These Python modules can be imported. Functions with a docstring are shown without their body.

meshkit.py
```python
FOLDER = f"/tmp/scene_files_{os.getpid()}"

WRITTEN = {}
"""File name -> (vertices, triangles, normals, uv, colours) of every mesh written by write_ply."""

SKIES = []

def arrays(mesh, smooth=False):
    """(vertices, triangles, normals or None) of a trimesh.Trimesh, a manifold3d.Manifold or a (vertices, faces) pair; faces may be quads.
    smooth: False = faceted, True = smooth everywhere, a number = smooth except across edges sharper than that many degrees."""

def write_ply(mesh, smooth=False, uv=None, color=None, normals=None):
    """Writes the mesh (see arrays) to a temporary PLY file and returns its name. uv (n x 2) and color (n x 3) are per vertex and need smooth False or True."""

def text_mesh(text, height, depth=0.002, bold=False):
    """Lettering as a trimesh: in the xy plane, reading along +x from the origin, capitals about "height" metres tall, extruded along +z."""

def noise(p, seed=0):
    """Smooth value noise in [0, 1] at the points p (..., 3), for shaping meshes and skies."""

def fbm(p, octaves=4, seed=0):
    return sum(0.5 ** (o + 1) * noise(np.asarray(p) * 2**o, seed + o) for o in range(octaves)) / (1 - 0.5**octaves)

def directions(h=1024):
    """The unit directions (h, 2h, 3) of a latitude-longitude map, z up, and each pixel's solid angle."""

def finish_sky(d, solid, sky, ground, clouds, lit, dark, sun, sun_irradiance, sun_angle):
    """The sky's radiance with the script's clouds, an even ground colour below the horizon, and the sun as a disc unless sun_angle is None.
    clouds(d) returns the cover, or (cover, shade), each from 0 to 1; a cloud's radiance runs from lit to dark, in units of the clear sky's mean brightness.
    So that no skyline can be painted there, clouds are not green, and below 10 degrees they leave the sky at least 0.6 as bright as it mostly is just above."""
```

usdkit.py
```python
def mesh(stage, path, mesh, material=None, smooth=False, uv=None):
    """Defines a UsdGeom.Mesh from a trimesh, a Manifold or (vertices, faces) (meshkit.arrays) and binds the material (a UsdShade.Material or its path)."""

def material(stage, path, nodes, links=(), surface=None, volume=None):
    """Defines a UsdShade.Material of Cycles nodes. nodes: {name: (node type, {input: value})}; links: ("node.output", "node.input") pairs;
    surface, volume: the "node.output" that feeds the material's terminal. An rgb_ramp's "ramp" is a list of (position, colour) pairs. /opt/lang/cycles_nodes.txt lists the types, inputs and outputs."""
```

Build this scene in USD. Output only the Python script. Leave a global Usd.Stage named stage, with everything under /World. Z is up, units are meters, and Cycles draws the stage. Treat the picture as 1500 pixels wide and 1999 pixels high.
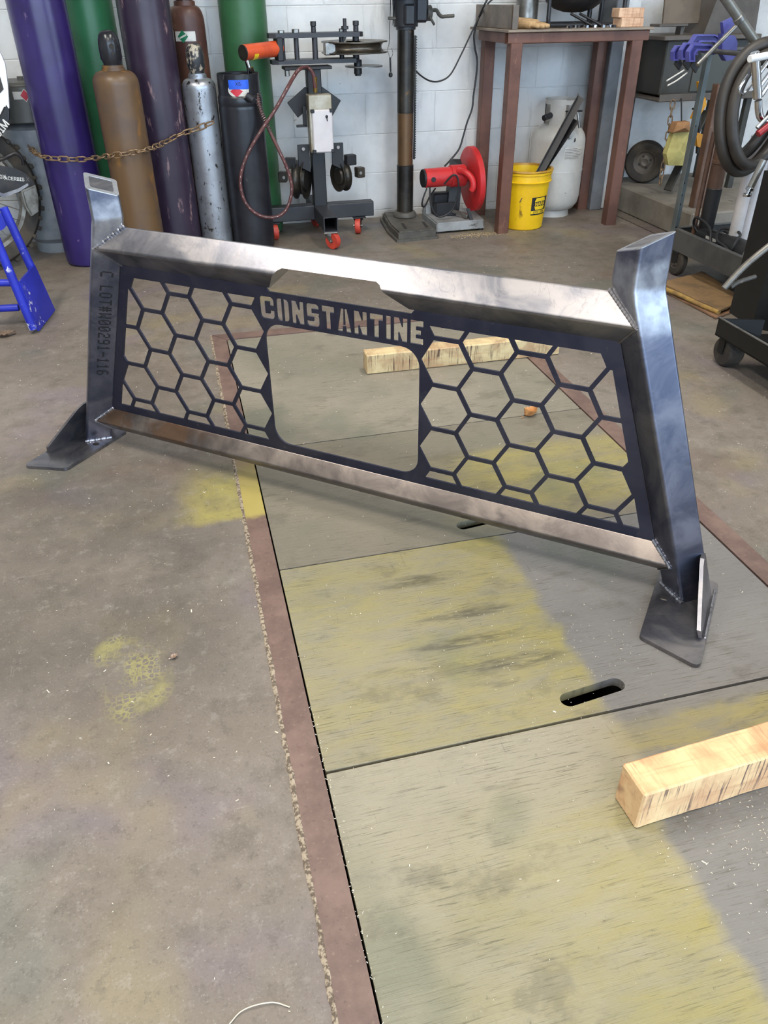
import math, random
import numpy as np, trimesh, manifold3d as m3
import shapely.geometry as sg, shapely.affinity as sa
from shapely.ops import unary_union
import usdkit, meshkit
from pxr import Usd, UsdGeom, UsdLux, UsdShade, Gf, Sdf
random.seed(7); RNG = np.random.default_rng(7)
PI = math.pi
stage = Usd.Stage.CreateInMemory()
UsdGeom.SetStageUpAxis(stage, 'Z'); UsdGeom.SetStageMetersPerUnit(stage, 1.0)
UsdGeom.Xform.Define(stage, '/World'); UsdGeom.Scope.Define(stage, '/World/Looks')

# ------------------------------------------------------------------ camera
FPX, YAW, PITCH, ROLL, CAMH = 1500.0, math.radians(13.862), math.radians(33.906), math.radians(-.664), 1.10
_f = np.array([math.sin(YAW)*math.cos(PITCH), math.cos(YAW)*math.cos(PITCH), -math.sin(PITCH)])
_r0 = np.array([math.cos(YAW), -math.sin(YAW), 0]); _u0 = np.cross(_r0, _f)
_r = _r0*math.cos(ROLL)+_u0*math.sin(ROLL); _u = _u0*math.cos(ROLL)-_r0*math.sin(ROLL)
EYE = np.array([0, 0, CAMH])
cam = UsdGeom.Camera.Define(stage, '/World/camera')
M = Gf.Matrix4d(*_r, 0, *_u, 0, *(-_f), 0, *EYE, 1)
cam.AddTransformOp().Set(M)
cam.CreateHorizontalApertureAttr(36.0); cam.CreateVerticalApertureAttr(36.0*1999/1500)
cam.CreateFocalLengthAttr(36.0*FPX/1500); cam.CreateClippingRangeAttr((.05, 200)); cam.CreateFStopAttr(0)
cam.CreateExposureAttr(1.08)

# ------------------------------------------------------------------ light: ceiling strips and daylight through the open shop door
def rect_light(name, loc, w, h, inten, col, rx=0, rz=0):
    l = UsdLux.RectLight.Define(stage, '/World/'+name)
    l.CreateWidthAttr(w); l.CreateHeightAttr(h); l.CreateIntensityAttr(inten); l.CreateColorAttr(Gf.Vec3f(*col))
    x = UsdGeom.Xformable(l.GetPrim()); x.AddTranslateOp().Set(Gf.Vec3d(*loc)); x.AddRotateZOp().Set(rz); x.AddRotateXOp().Set(rx)
WARM = (1.0, .955, .88)
for i, (x, y, k) in enumerate([(-1.35, 1.95, 1.5), (1.3, 2.3, 1.15), (0, .15, 1.45), (2.3, -.3, .35), (4.3, 2.6, .6), (-1.5, -1.8, .5)]):
    rect_light('ceiling_lamp_%d' % i, (x, y, 3.15), .30, 1.5, 17*k, WARM)
dome = UsdLux.DomeLight.Define(stage, '/World/sky')
dome.CreateIntensityAttr(1.1); dome.CreateColorAttr(Gf.Vec3f(.60, .78, 1.0))

# ------------------------------------------------------------------ pixel <-> place helpers (used to read true places off the photograph's floor and walls)
def ray(x, y):
    v = _f+_r*((x-750)/FPX)-_u*((y-999.5)/FPX); return v
def fl(x, y, z=0.0):
    d = ray(x, y); return EYE+d*((z-CAMH)/d[2])
def aty(x, y, Y):
    d = ray(x, y); return EYE+d*(Y/d[1])
def atx(x, y, X):
    d = ray(x, y); return EYE+d*(X/d[0])

# ------------------------------------------------------------------ materials
def lin(c):
    c = np.array(c, float)/255; return tuple(np.where(c <= .04045, c/12.92, ((c+.055)/1.055)**2.4))
class Ref(str): pass
class G:
    def __init__(s): s.n, s.l = {}, []
    def add(s, kind, out=None, **kw):
        k = '%s%d' % (kind[:4].replace('_', ''), len(s.n)); s.n[k] = (kind, {})
        for a, b in kw.items():
            if isinstance(b, Ref): s.l.append((str(b), k+'.'+a))
            else: s.n[k][1][a] = b
        return Ref(k+'.'+out) if out else k
    def pos(s): return s.add('geometry', 'position')
    def obj(s): return s.add('texture_coordinate', 'object')
    def map(s, v, scale=(1, 1, 1), loc=(0, 0, 0), rot=(0, 0, 0)): return s.add('mapping', 'vector', vector=v, scale=scale, location=loc, rotation=rot)
    def noise(s, v, scale, detail=4, rough=.55, dist=0): return s.add('noise_texture', 'fac', vector=v, scale=scale, detail=detail, roughness=rough, distortion=dist)
    def voro(s, v, scale, feature='f1', **k): return s.add('voronoi_texture', 'distance', vector=v, scale=scale, feature=feature, **k)
    def ramp(s, f, a, b): return s.add('map_range', 'result', value=f, from_min=a, from_max=b, range_type='smoothstep', clamp=True)
    def math(s, t, a, b=0.0, c=0.0): return s.add('math', 'value', math_type=t, value1=a, value2=b, value3=c)
    def mul(s, *a):
        r = a[0]
        for b in a[1:]: r = s.math('multiply', r, b)
        return r
    def mx(s, *a):
        r = a[0]
        for b in a[1:]: r = s.math('maximum', r, b)
        return r
    def mix(s, f, a, b, t='mix'): return s.add('mix', 'color', mix_type=t, fac=f, color1=a, color2=b)
    def xyz(s, v):
        k = s.add('separate_xyz', vector=v); return Ref(k+'.x'), Ref(k+'.y'), Ref(k+'.z')
    def bump(s, h, st=.3, d=.01): return s.add('bump', 'normal', height=h, strength=st, distance=d)
    def out(s, name, **kw):
        p = s.add('principled_bsdf', **kw)
        return usdkit.material(stage, '/World/Looks/'+name, s.n, s.l, surface=p+'.BSDF')
LOOK = {}
def look(name, f):
    if name not in LOOK: LOOK[name] = f()
    return LOOK[name]
def paint(name, c, c2=None, rough=.5, metal=0., scale=8, lo=.4, hi=.65, bump=.0, stretch=(1, 1, 1), spec=.5, c3=None, lo3=.6, hi3=.7, scale3=30, stretch3=(1, 1, 1), rvar=.12):
    """a plain coat with one patchy second tone and an optional third of chips or rust"""
    def f():
        g = G(); v = g.map(g.pos(), stretch)
        n = g.noise(v, scale, 5, .6)
        col = c if c2 is None else g.mix(g.ramp(n, lo, hi), c, c2)
        if c3 is not None:
            n3 = g.noise(g.map(g.pos(), stretch3), scale3, 6, .65)
            col = g.mix(g.ramp(n3, lo3, hi3), col, c3)
        kw = dict(base_color=col, metallic=metal, specular_ior_level=spec)
        kw['roughness'] = g.add('map_range', 'result', value=n, from_min=.3, from_max=.7, to_min=rough-rvar/2, to_max=rough+rvar/2)
        if bump: kw['normal'] = g.bump(g.noise(g.pos(), scale*6, 5), bump, .004)
        return g.out(name, **kw)
    return look(name, f)

# ------------------------------------------------------------------ mesh helpers
def V(*a): return np.array(a, float)
def unit(v): v = np.asarray(v, float); return v/(np.linalg.norm(v)+1e-12)
def box(c, s, b=0.0):
    c, s = np.asarray(c, float), np.asarray(s, float)/2
    if b <= 0:
        m = trimesh.creation.box(2*s); m.apply_translation(c); return m
    b = min(b, .45*2*s.min()); pts = []
    for sx in (-1, 1):
        for sy in (-1, 1):
            for sz in (-1, 1):
                e = V(sx, sy, sz)
                for k in range(3):
                    d = s-b; d[k] = s[k]; pts.append(e*d)
    return trimesh.PointCloud(np.array(pts)+c).convex_hull
def frame(d, up=(0, 0, 1)):
    z = unit(d); x = np.cross(up, z)
    if np.linalg.norm(x) < 1e-5: x = np.cross((0, 1, 0), z)
    x = unit(x); y = np.cross(z, x); return np.stack([x, y, z], 1)
def T4(R, t):
    m = np.eye(4); m[:3, :3] = R; m[:3, 3] = t; return m
def xf(m, loc=(0, 0, 0), R=None):
    m = m.copy(); m.apply_transform(T4(np.eye(3) if R is None else R, loc)); return m
def Rz(a): return np.array([[math.cos(a), -math.sin(a), 0], [math.sin(a), math.cos(a), 0], [0, 0, 1]])
def Rx(a): return np.array([[1, 0, 0], [0, math.cos(a), -math.sin(a)], [0, math.sin(a), math.cos(a)]])
def Ry(a): return np.array([[math.cos(a), 0, math.sin(a)], [0, 1, 0], [-math.sin(a), 0, math.cos(a)]])
def bar(p, q, w, h, b=.002, up=(0, 0, 1)):
    p, q = np.asarray(p, float), np.asarray(q, float); L = np.linalg.norm(q-p)
    return xf(box((0, 0, 0), (w, h, L), b), (p+q)/2, frame(q-p, up))
def rod(p, q, r, n=20, r2=None):
    p, q = np.asarray(p, float), np.asarray(q, float); L = np.linalg.norm(q-p)
    r2 = r if r2 is None else r2; e = min(.12*min(r, r2), .1*L, .003)
    m = lathe([(0, 0), (r-e, 0), (r, e), (r2, L-e), (r2-e, L), (0, L)], n)
    return xf(m, p, frame(q-p))
def lathe(prof, n=36, a0=0, a1=2*PI):
    prof = np.array(prof, float); full = abs(a1-a0-2*PI) < 1e-6
    ang = np.linspace(a0, a1, n+1)[:-1] if full else np.linspace(a0, a1, n+1)
    k = len(prof); vs = np.array([[r*math.cos(t), r*math.sin(t), z] for t in ang for r, z in prof]); fs = []
    na = len(ang)
    for i in range(na if full else na-1):
        j = (i+1) % na
        for a in range(k-1):
            fs += [(i*k+a, j*k+a, j*k+a+1), (i*k+a, j*k+a+1, i*k+a+1)]
    m = trimesh.Trimesh(vs, fs, process=False); m.merge_vertices(); m.update_faces(m.nondegenerate_faces()); return m
def smooth_path(pts, n=8):
    p = np.array(pts, float)
    if len(p) < 3: return p
    q = np.vstack([2*p[0]-p[1], p, 2*p[-1]-p[-2]]); out = []
    for i in range(1, len(q)-2):
        for t in np.linspace(0, 1, n, endpoint=False):
            a, b, c, d = q[i-1], q[i], q[i+1], q[i+2]
            out.append(.5*((2*b)+(c-a)*t+(2*a-5*b+4*c-d)*t*t+(3*b-a-3*c+d)*t**3))
    return np.array(out+[p[-1]])
def tube(pts, r, n=10, sm=8, closed=False):
    p = smooth_path(pts, sm) if sm else np.array(pts, float); N = len(p)
    t = np.gradient(p, axis=0)
    if closed: t = np.roll(p, -1, 0)-np.roll(p, 1, 0)
    t /= np.linalg.norm(t, axis=1, keepdims=True)+1e-12
    x = np.cross(t[0], (0, 0, 1.)); x = unit(x) if np.linalg.norm(x) > 1e-3 else V(1, 0, 0)
    vs = []; rr = np.broadcast_to(r, (N,))
    for i in range(N):
        x = unit(x-t[i]*(x@t[i])); y = np.cross(t[i], x)
        for k in range(n):
            a = 2*PI*k/n; vs.append(p[i]+rr[i]*(math.cos(a)*x+math.sin(a)*y))
    fs = []
    for i in range(N if closed else N-1):
        j = (i+1) % N
        for k in range(n):
            l = (k+1) % n; fs += [(i*n+k, i*n+l, j*n+l), (i*n+k, j*n+l, j*n+k)]
    if not closed:
        vs += [p[0], p[-1]]; a, b = len(vs)-2, len(vs)-1
        for k in range(n):
            l = (k+1) % n; fs += [(a, l, k), (b, (N-1)*n+k, (N-1)*n+l)]
    return trimesh.Trimesh(np.array(vs), fs, process=False)
def prism(poly, z0, z1):
    gs = getattr(poly, 'geoms', [poly]); ms = []
    for g_ in gs:
        if g_.area < 1e-9: continue
        m = trimesh.creation.extrude_polygon(g_, z1-z0, engine='earcut'); m.apply_translation((0, 0, z0)); ms.append(m)
    return cat(*ms)
def cat(*ms): return ms[0] if len(ms) == 1 else trimesh.util.concatenate(ms)
def hull(pts): return trimesh.PointCloud(np.array(pts, float)).convex_hull
def rrect(w, h, r, cx=0, cy=0): return sg.box(cx-w/2+r, cy-h/2+r, cx+w/2-r, cy+h/2-r).buffer(r, 4)
def sqtube(p, q, w, h=None, t=.004, up=(0, 0, 1), r=.006):
    h = h or w; p, q = np.asarray(p, float), np.asarray(q, float); L = np.linalg.norm(q-p)
    return xf(prism(rrect(w, h, r).difference(rrect(w-2*t, h-2*t, max(r-t, .001))), 0, L), p, frame(q-p, up))
def to_man(m):
    m = m.copy(); m.merge_vertices(); return m3.Manifold(m3.Mesh(np.asarray(m.vertices, np.float32), np.asarray(m.faces, np.uint32)))
def from_man(m):
    k = m.to_mesh(); return trimesh.Trimesh(k.vert_properties[:, :3], k.tri_verts, process=False)
def text(s, h, depth=.001, bold=False, center=True):
    m = meshkit.text_mesh(s, h, depth, bold)
    if center: m.apply_translation((-(m.bounds[0][0]+m.bounds[1][0])/2, -h/2, 0))
    return m
def wrap(m, r):
    """bend a flat decal (x along the girth, y up, z out) round a vertical cylinder of radius r, facing -y"""
    m = m.copy()
    if len(m.faces) < 4000: m = m.subdivide_to_size(max(r*.12, .004))
    v = m.vertices.copy(); a = v[:, 0]/r; rr = r+v[:, 2]
    m.vertices = np.stack([rr*np.sin(a), -rr*np.cos(a), v[:, 1]], 1); return m

# ------------------------------------------------------------------ things, parts
USED = {}
def fresh(parent, name):
    k = USED.get((parent, name), -1)+1; USED[(parent, name)] = k
    return parent+'/'+(name if k == 0 else '%s_%03d' % (name, k))
def say(p, **k):
    for a, b in k.items():
        if b: p.SetCustomDataByKey(a, b)
class Part:
    def __init__(s, path, inv): s.path, s.inv = path, inv
    def add(s, name, mesh, mat, local=False, smooth=35, **data):
        if not local: mesh = mesh.copy(); mesh.apply_transform(s.inv)
        pth = fresh(s.path, name); m = usdkit.mesh(stage, pth, mesh, mat, smooth=smooth)
        say(m.GetPrim(), **data); return Part(pth, s.inv)
def thing(name, label, category, loc=(0, 0, 0), rz=0.0, group=None, kind=None):
    pth = fresh('/World', name); x = UsdGeom.Xform.Define(stage, pth)
    x.AddTranslateOp().Set(Gf.Vec3d(*map(float, loc))); x.AddRotateZOp().Set(math.degrees(rz))
    say(x.GetPrim(), label=label, category=category, group=group, kind=kind)
    t = Part(pth, np.linalg.inv(T4(Rz(rz), loc))); return t
def single(name, mesh, mat, label=None, category=None, group=None, kind=None, smooth=35):
    pth = fresh('/World', name); m = usdkit.mesh(stage, pth, mesh, mat, smooth=smooth)
    say(m.GetPrim(), label=label, category=category, group=group, kind=kind); return Part(pth, np.eye(4))

# ------------------------------------------------------------------ the setting
def mat_concrete():
    g = G(); p = g.pos(); x, y, z = g.xyz(p)
    big = g.noise(p, 1.1, 5, .6); mid = g.noise(p, 9, 8, .7); fine = g.noise(p, 70, 6, .7)
    col = g.mix(g.ramp(big, .35, .65), lin((136, 124, 110)), lin((154, 143, 131)))
    col = g.mix(g.mul(g.ramp(mid, .47, .70), .6), col, lin((108, 98, 86)))
    col = g.mix(g.mul(g.ramp(g.noise(p, 3.3, 8, .72), .54, .70), .45), col, lin((178, 168, 154)))
    col = g.mix(g.mul(g.ramp(g.noise(g.map(p, (1, 1, 1), (7, 2, 0)), 1.6, 6, .68), .54, .68), .5), col, lin((112, 104, 92)))
    # thinned spray-paint haze of past jobs: teal, violet, ochre
    def haze(sc, off, lo, hi, amt, c):
        nonlocal col
        n = g.noise(g.map(p, (1, 1, 1), off), sc, 3, .5)
        col = g.mix(g.mul(g.ramp(n, lo, hi), amt), col, lin(c))
    haze(2.4, (3, 7, 0), .54, .67, .34, (104, 118, 110)); haze(2.3, (9, 1, 0), .55, .68, .32, (134, 118, 138)); haze(2.8, (5, 4, 2), .58, .70, .4, (172, 156, 112)); haze(3.6, (1, 9, 3), .58, .70, .35, (128, 104, 92))
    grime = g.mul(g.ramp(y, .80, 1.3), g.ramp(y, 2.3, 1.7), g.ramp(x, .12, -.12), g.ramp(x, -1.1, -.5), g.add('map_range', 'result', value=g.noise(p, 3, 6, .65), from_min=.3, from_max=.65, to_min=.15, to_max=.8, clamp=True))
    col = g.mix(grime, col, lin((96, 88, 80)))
    # yellow overspray left of the pit frame, with a hard masked lower edge
    w = g.math('multiply_add', g.noise(p, 9, 5, .6), .12, -.06)
    m = g.mul(g.ramp(g.math('add', y, w), 1.635, 1.672), g.ramp(g.math('add', y, w), 2.00, 1.72), g.ramp(g.math('add', x, w), -.15, -.045), g.ramp(x, .3, .2))
    col = g.mix(g.mul(m, g.add('map_range', 'result', value=mid, from_min=.25, from_max=.62, to_min=1., to_max=.45, clamp=True)), col, lin((200, 186, 92)))
    # boot print dusted in yellow: a net of tread cells
    r = g.math('add', g.math('power', g.math('multiply', g.math('add', x, .215), 14.), 2.), g.math('power', g.math('multiply', g.math('add', y, -1.135), 8.5), 2.))
    r2 = g.math('add', g.math('power', g.math('multiply', g.math('add', x, .255), 18.), 2.), g.math('power', g.math('multiply', g.math('add', y, -1.235), 17.), 2.))
    cells = g.ramp(g.voro(p, 88, 'distance_to_edge', randomness=.6), .17, .05)
    blot = g.mx(g.ramp(r, 1.2, .3), g.ramp(r2, 1.1, .3))
    col = g.mix(g.mul(blot, g.mx(cells, g.ramp(mid, .5, .64)), g.ramp(g.noise(p, 14, 3), .36, .6), .6), col, lin((184, 176, 104)))
    # fine grit and pale scratches
    mf = g.noise(p, 30, 6, .72); col = g.mix(g.mul(g.ramp(mf, .54, .68), .28), col, lin((186, 178, 166))); col = g.mix(g.mul(g.ramp(mf, .46, .34), .34), col, lin((96, 88, 78)))
    vf = g.noise(p, 240, 4, .75); col = g.mix(g.mul(g.ramp(vf, .58, .70), .55), col, lin((190, 182, 168))); col = g.mix(g.mul(g.ramp(vf, .43, .32), .5), col, lin((92, 84, 74)))
    col = g.mix(g.mul(g.ramp(fine, .62, .74), .5), col, lin((196, 188, 176)))
    col = g.mix(g.mul(g.ramp(fine, .40, .28), .5), col, lin((84, 76, 66)))
    s1 = g.noise(g.map(p, (3, 42, 1), rot=(0, 0, .5)), 1.5, 4, .6); s2 = g.noise(g.map(p, (40, 2.5, 1), rot=(0, 0, .3)), 1.5, 4, .6)
    col = g.mix(g.mul(g.mx(g.ramp(s1, .67, .75), g.ramp(s2, .69, .77)), .4), col, lin((188, 178, 164)))
    # the saw-cut joint by the concrete step
    col = g.mix(g.mul(g.ramp(g.math('absolute', g.math('add', x, -2.505)), .006, .002), g.ramp(y, 3.0, 3.1)), col, lin((60, 54, 48)))
    rg = g.add('map_range', 'result', value=mid, from_min=.3, from_max=.7, to_min=.42, to_max=.66)
    col = g.mix(1.0, col, (.655, .655, .66), 'multiply')
    return g.out('concrete', base_color=col, roughness=rg, specular_ior_level=.4, normal=g.bump(g.math('add', fine, g.math('multiply', mid, .6)), .25, .004))
def mat_ply():
    g = G(); p = g.pos(); x, y, z = g.xyz(p)
    big = g.noise(p, 2.2, 4, .6); mid = g.noise(g.map(p, (1, 2.6, 1)), 7, 6, .65, .4); fine = g.noise(p, 90, 5, .7)
    grain = g.noise(g.map(p, (4.5, 105, 3), rot=(0, 0, .03)), 3.2, 5, .7, .4)
    # each board weathered its own way: along y the boards change at the seams
    b = g.ramp(y, 1.995, 2.005); b1 = g.ramp(y, 1.413, 1.423); b2 = g.ramp(y, .838, .848)
    base = g.mix(b2, lin((178, 170, 148)), lin((158, 152, 140)))
    base = g.mix(b1, base, lin((146, 138, 122))); base = g.mix(b, base, lin((164, 156, 140)))
    col = g.mix(g.mul(g.ramp(big, .42, .66), .5), base, lin((128, 128, 112)))
    w = g.math('multiply_add', g.noise(p, 11, 5, .6), .07, -.035); xw = g.math('add', x, w); yw = g.math('add', y, w)
    wide = g.math('multiply_add', big, .5, -.25); xb = g.math('add', x, wide); yb = g.math('add', y, wide)
    fade = g.add('map_range', 'result', value=mid, from_min=.32, from_max=.66, to_min=1., to_max=.3, clamp=True)
    gray = g.mx(g.mul(g.ramp(xw, .618, .655), g.ramp(y, 1.423, 1.414)), g.mul(g.ramp(xw, .575, .612), g.ramp(y, .715, .68)))
    col = g.mix(g.mul(gray, .85), col, lin((140, 137, 135)))
    # yellow spray: on the second board from the left frame to a masked line; on the front board; in the far corner boards; a streak across
    ya = g.mul(g.ramp(xw, .652, .618), g.ramp(y, .842, .846), g.ramp(y, 1.420, 1.416), g.add('map_range', 'result', value=xb, from_min=.15, from_max=.62, to_min=.62, to_max=.95, clamp=True))
    yc = g.mul(g.ramp(xw, .612, .574), g.ramp(y, .78, .60), g.add('map_range', 'result', value=xb, from_min=.15, from_max=.58, to_min=.12, to_max=1., clamp=True))
    yd = g.mul(g.ramp(xb, .52, .74), g.ramp(yw, 1.86, 1.78), g.ramp(y, 1.42, 1.53))
    ye = g.mul(g.ramp(g.math('absolute', g.math('add', yw, -.775)), .05, .02), g.ramp(xb, .45, .75))
    yel = g.mul(g.mx(ya, yc, yd, ye), fade)
    col = g.mix(yel, col, lin((178, 166, 100)))
    # greenish haze and soot smears along the grain
    gr = g.mul(g.ramp(g.noise(g.map(p, (1, 1, 1), (2, 5, 0)), 2.6, 3), .56, .68), .4); col = g.mix(gr, col, lin((104, 116, 98)))
    soot = g.mx(g.ramp(g.noise(g.map(p, (2.4, 9, 1), (4, 1, 0)), 2.0, 4, .6), .60, .74), g.mul(g.ramp(g.noise(g.map(p, (1, 1.5, 1), (8, 3, 0)), 5, 6, .7), .54, .66), .7))
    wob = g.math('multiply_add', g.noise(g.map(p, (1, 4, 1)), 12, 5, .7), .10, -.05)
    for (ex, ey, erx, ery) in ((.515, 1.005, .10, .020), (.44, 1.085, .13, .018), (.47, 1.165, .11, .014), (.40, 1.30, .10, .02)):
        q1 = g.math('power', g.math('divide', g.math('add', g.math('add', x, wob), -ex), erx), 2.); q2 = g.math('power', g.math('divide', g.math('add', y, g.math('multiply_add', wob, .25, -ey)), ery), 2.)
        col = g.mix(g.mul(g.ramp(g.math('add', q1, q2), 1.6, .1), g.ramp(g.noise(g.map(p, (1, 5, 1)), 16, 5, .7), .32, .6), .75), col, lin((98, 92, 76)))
    col = g.mix(g.mul(soot, .5), col, lin((96, 90, 78)))
    brk = g.add('map_range', 'result', value=g.noise(p, 6, 5, .7), from_min=.36, from_max=.62, to_min=.15, to_max=1., clamp=True)
    col = g.mix(g.mul(g.ramp(grain, .52, .66), brk, .7), col, lin((92, 86, 70)))
    sx2 = g.noise(g.map(p, (60, 4, 1), rot=(0, 0, .25)), 2.4, 3, .6); col = g.mix(g.mul(g.ramp(sx2, .66, .76), brk, .55), col, lin((96, 90, 78)))
    col = g.mix(g.mul(g.ramp(grain, .40, .28), .35), col, lin((200, 192, 168)))
    sc = g.noise(g.map(p, (5, 40, 1), rot=(0, 0, .45)), 2.2, 3); col = g.mix(g.mul(g.ramp(sc, .70, .78), .5), col, lin((90, 84, 72)))
    col = g.mix(g.mul(g.ramp(fine, .63, .74), .5), col, lin((206, 198, 176))); col = g.mix(g.mul(g.ramp(fine, .38, .27), .55), col, lin((84, 78, 66)))
    col = g.mix(1.0, col, (.665, .655, .645), 'multiply')
    return g.out('plywood', base_color=col, roughness=.62, specular_ior_level=.35, normal=g.bump(g.math('add', grain, fine), .35, .003))
def mat_block():
    g = G(); p = g.pos(); n = g.noise(p, 3, 5, .6); f = g.noise(p, 45, 5, .7); x, y, z = g.xyz(p)
    col = g.mix(g.ramp(n, .4, .68), lin((222, 222, 220)), lin((202, 203, 202)))
    col = g.mix(g.mul(g.ramp(g.noise(g.map(p, (6, 6, 1.0)), 2.2, 5, .65), .57, .72), .5), col, lin((170, 168, 164)))
    col = g.mix(g.mul(g.ramp(g.noise(p, 16, 6, .7), .67, .74), .8), col, lin((150, 140, 126)))
    low = g.mul(g.ramp(g.math('add', z, g.math('multiply', n, .12)), .16, .05), .5)
    col = g.mix(low, col, lin((150, 144, 136)))
    return g.out('block_paint', base_color=col, roughness=.45, specular_ior_level=.4, normal=g.bump(f, .25, .003))
CONC, PLY, BLOCK = mat_concrete(), mat_ply(), mat_block()
def mat_frame():
    g = G(); p = g.pos(); x, y, z = g.xyz(p); n = g.noise(p, 9, 6, .65); f = g.noise(p, 120, 4, .7); w = g.math('multiply_add', g.noise(p, 9, 5, .6), .12, -.06)
    col = g.mix(g.ramp(n, .38, .66), lin((98, 77, 69)), lin((118, 95, 85)))
    col = g.mix(g.mul(g.ramp(f, .58, .72), .5), col, lin((140, 118, 102))); col = g.mix(g.mul(g.ramp(f, .42, .30), .5), col, lin((74, 58, 52)))
    m = g.mul(g.ramp(g.math('add', y, w), 1.635, 1.672), g.ramp(g.math('add', y, w), 2.05, 1.75), g.ramp(x, .3, .2), .75)
    col = g.mix(m, col, lin((172, 158, 80)))
    return g.out('frame_rust', base_color=col, roughness=.6, normal=g.bump(f, .2, .002))
RUSTFLAT = mat_frame()
BLACKPIT = paint('pit_dark', lin((40, 37, 34)), rough=.8)
WHITE = paint('white_wall_paint', lin((214, 214, 212)), lin((196, 196, 194)), .5)
GREYTRIM = paint('grey_trim_paint', lin((112, 114, 116)), lin((98, 100, 104)), .5)
PX0, PX1, PY0, PY1 = .045, 1.200, -.40, 2.965          # the pit with its steel frame
def struct(name, mesh, mat, **k): return single(name, mesh, mat, kind='structure', **k)
WY = 4.66
floor_poly = sg.box(-5, -5, 7, 6).difference(sg.box(PX0, PY0, PX1, PY1))
struct('floor', prism(floor_poly, -.12, 0), CONC, smooth=False)
pit = cat(box((.62, 1.28, -.75), (1.3, 3.5, .06)), box((PX0-.04, 1.28, -.42), (.06, 3.5, .6)), box((PX1+.04, 1.28, -.42), (.06, 3.5, .6)), box((.62, PY1+.04, -.42), (1.3, .06, .6)), box((.62, PY0-.04, -.42), (1.3, .06, .6)))
struct('trim_1', pit, BLACKPIT, smooth=False)
# steel frame round the pit
T = thing('pit_frame', 'flat rust-brown steel frame let into the concrete round the plywood floor boards', 'steel frame', (PX0, PY1, 0))
IX0, IX1, IY1 = .096, 1.146, 2.900
T.add('rail', prism(sg.Polygon([(PX0, PY0), (IX0, PY0), (IX0, IY1), (PX0, PY1)]), -.05, .002), RUSTFLAT, smooth=False)
T.add('rail', prism(sg.Polygon([(PX1, PY0), (IX1, PY0), (IX1, IY1), (PX1, PY1)]), -.05, .002), RUSTFLAT, smooth=False)
T.add('rail', prism(sg.Polygon([(PX0+.003, PY1), (PX1-.003, PY1), (IX1, IY1+.003), (IX0, IY1+.003)]), -.05, .002), RUSTFLAT, smooth=False)
def rough_strip(n, y0, y1, x, w, h):
    ys = np.linspace(y0, y1, n); vs, fs = [], []
    for i, y in enumerate(ys):
        a = meshkit.fbm([[y*18, 3, 1]], 4)[0]; b = meshkit.fbm([[y*40, 9, 1]], 3)[0]
        ww = w*(.55+.9*a); c = x-.3*w+(.5*w)*(b-.5)
        for k, (dx, dz) in enumerate([(-.5, .0005), (-.25, h*(.4+b)), (.1, h*(.6+a)), (.5, .0008)]): vs.append((c+dx*ww, y, dz))
        if i:
            o = 4*i
            for k in range(3): fs += [(o-4+k, o-3+k, o+1+k), (o-4+k, o+1+k, o+k)]
    return trimesh.Trimesh(np.array(vs), fs, process=False)
GROUT = paint('grout', lin((172, 156, 134)), lin((104, 90, 76)), .9, scale=150, lo=.42, hi=.56, bump=.6)
T.add('grout_edge', rough_strip(900, .30, PY1, PX0, .0105, .0028), GROUT, label='pale crumbling grout line along the left rail')
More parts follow.
